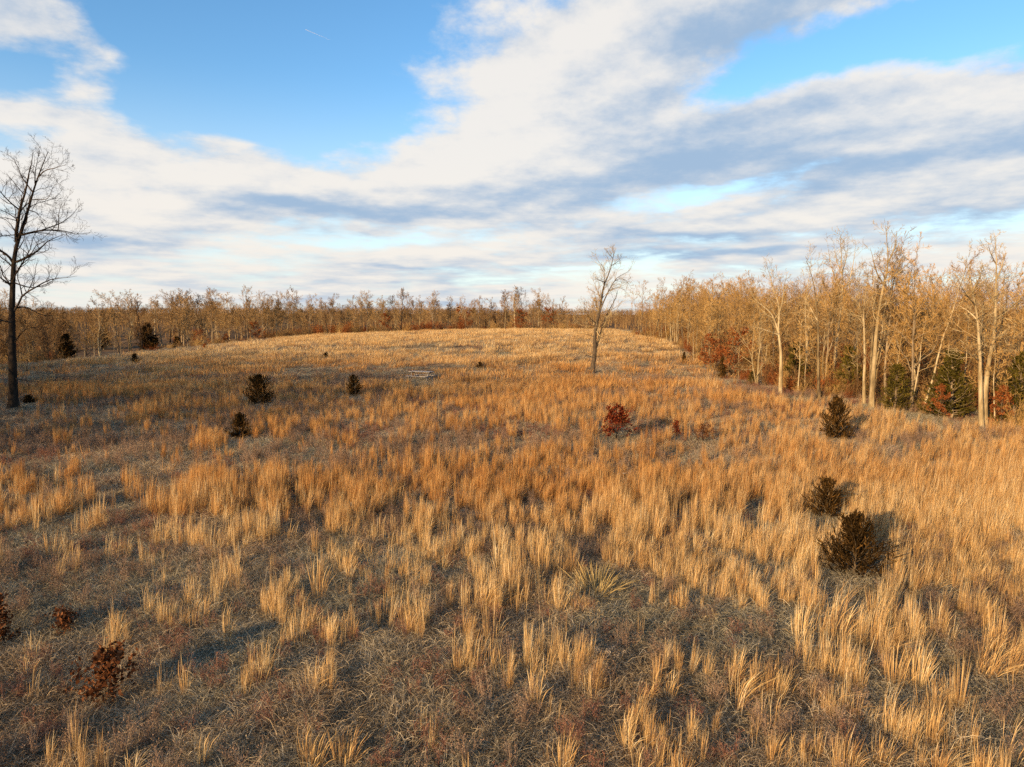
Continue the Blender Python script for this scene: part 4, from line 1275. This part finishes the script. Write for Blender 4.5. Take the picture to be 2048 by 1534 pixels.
    for _ in range(1800):
        s = rng.random() * seg[-1]; x, y = along(s)
        d = rng.uniform(.5, 26); x += d; y += rng.normal(0, 2)
        if x > .85 * y + 6: continue
        P.append((x, y, gz(x, y))); f = rng.uniform(.45, 1.25) * (.4 + .6 * min(d / 6, 1)); Sl.append((f, f, f * rng.uniform(.8, 1.3)))
    for _ in range(420):
        px = rng.uniform(380, 1400); y = rng.uniform(205, 250); x = (px - 1024) / FPX * y
        if right_of_edge(x, y) > 3: continue
        P.append((x, y, gz(x, y))); f = rng.uniform(.7, 1.5); Sl.append((f * 1.4, f * 1.4, f))
    for _ in range(330):
        px = rng.uniform(-60, 440); y = rng.uniform(100, 300); x = (px - 1024) / FPX * y
        if x > -68 or (140 < px < 330 and (y < 150 or y > 185)): continue
        P.append((x, y, gz(x, y))); f = rng.uniform(.6, 1.3); Sl.append((f * 1.3, f * 1.3, f))
    k = len(P)
    scatter('undergrowth', brush, P, np.stack([np.zeros(k), np.zeros(k), rng.random(k) * 6.28], 1), Sl, rng.integers(0, len(brush), k),
            'tangled brown undergrowth along the foot of the woods', 'undergrowth')
    # distant wood: whole trees joined to one piece each
    low = [joined_tree(680 + i) for i in range(5)]
    P, Sl = [], []
    for _ in range(900):                               # behind the first rows
        px = rng.uniform(-150, 2250); y = rng.uniform(245, 520); x = (px - 1024) / FPX * y
        if px < 330 and y < 330: continue
        f = rng.uniform(.58, .86)
        P.append((x, y, gz(x, y))); Sl.append((f * 1.3, f * 1.3, f))
    for _ in range(300):                               # deep in the right wood
        y = rng.uniform(40, 250); x = np.interp(y, E[::1, 1], E[::1, 0]) + rng.uniform(18, 70)
        if x > .85 * y + 25: continue
        f = rng.uniform(.7, .95); P.append((x, y, gz(x, y))); Sl.append((f * 1.2, f * 1.2, f))
    for _ in range(3600):                              # ridge on the horizon
        y = rng.uniform(520, 1500); x = rng.uniform(-1, 1) * y * .85
        f = rng.uniform(.8, 1.1); P.append((x, y, gz(x, y))); Sl.append((f * 2.2, f * 2.2, f))
    for _ in range(200):                               # the left wood goes on beyond the left edge
        y = rng.uniform(14, 95); x = -.80 * y - rng.uniform(14, 60)
        f = rng.uniform(1.0, 1.35); P.append((x, y, gz(x, y))); Sl.append((f, f, f))
    k = len(P)
    scatter('distant_wood', low, P, np.stack([np.zeros(k), np.zeros(k), rng.random(k) * 6.28], 1), Sl, rng.integers(0, len(low), k),
            'brown leafless forest reading as one mass behind the tree lines up to the horizon', 'forest')

def brush_mesh(seed, mat):
    rng = np.random.default_rng(seed)
    m = Mesh()
    n = 16; S = 5
    a = rng.random(n) * 6.28; rr = rng.random(n) * .7
    st = np.zeros((n, S, 3)); u = np.linspace(0, 1, S)
    h = 2.4 * rng.uniform(.5, 1.2, n); lx = rng.normal(0, .22, n) * h; ly = rng.normal(0, .22, n) * h
    for s in range(S):
        st[:, s, 0] = np.cos(a) * rr + lx * u[s] ** 1.3; st[:, s, 1] = np.sin(a) * rr + ly * u[s] ** 1.3; st[:, s, 2] = h * u[s] - .1
    r = np.linspace(.018, .008, S)[None].repeat(n, 0)
    tubes(m, st, r, 3, rng.random(n))
    c, rc = grow(st, r, 8, .15, 1, .42, .8, rng, S=4, up=.12, wig=.25, rk=.7, taper=.5, minr=.008)
    ribbons(m, c, rc * 2, rng, rng.random(len(c)))
    d, rd = grow(c, rc, 5, .2, 1, .5, .7, rng, S=3, up=.1, wig=.25, rk=.8, taper=.5, minr=.007)
    ribbons(m, d, rd * 2, rng, rng.random(len(d)))
    if mat == 'leaf_russet':
        P = d.reshape(-1, 3); P = P[rng.integers(0, len(P), 420)]
        leaf_quads(m, P, .13, rng, rng.random(len(P)))
    return m.data('undergrowth', MAT[mat])

def joined_tree(seed):
    rng = np.random.default_rng(seed)
    m = Mesh()
    S = 8; z = np.linspace(-.3, 12, S)
    tr = np.zeros((1, S, 3)); tr[0, :, 2] = z; tr[0, :, :2] = np.cumsum(rng.normal(0, .15, (S, 2)), 0)
    rad = (.18 * (1 - .9 * np.clip(z / 12, 0, 1)))[None]
    tubes(m, tr, rad, 5, np.array([.9]))
    a, ra = grow(tr, rad, 14, .25, .97, .34, .9, rng, S=5, up=.13, wig=.2, rk=.6, minr=.02)
    tubes(m, a, ra, 3, rng.random(len(a)))
    b, rb = grow(a, ra, 6, .15, 1, .5, .8, rng, S=4, up=.1, wig=.25, rk=.7, minr=.018)
    ribbons(m, b, rb * 2.2, rng, rng.random(len(b)))
    c, rc = grow(b, rb, 5, .15, 1, .55, .7, rng, S=3, up=.1, wig=.25, rk=.8, minr=.016)
    ribbons(m, c, rc * 2.2, rng, rng.random(len(c)))
    return m.data('distant_wood', MAT['twig_brown'])

def build_contrail():
    m, nt, N, L = new_mat('ice trail')
    d = N('ShaderNodeBsdfDiffuse'); d.inputs[0].default_value = (.5, .5, .5, 1)
    out = N('ShaderNodeOutputMaterial'); L(d.outputs[0], out.inputs[0])
    a = at_depth(611, 59, 6000.); b = at_depth(660, 80, 6000.)
    c = (a + b) / 2
    P = resample(np.array([a - c, b - c]), 8)[None]
    r = np.linspace(1.0, .2, 8)[None]
    me = Mesh(); tubes(me, P, r, 6)
    o = me.obj('contrail', m); o.location = c
    tag(o, 'short thin white contrail in the blue part of the sky', 'contrail')

build_ground()
build_hero_trees()
build_woods()
build_field_plants()
build_table()
build_grass()
build_contrail()
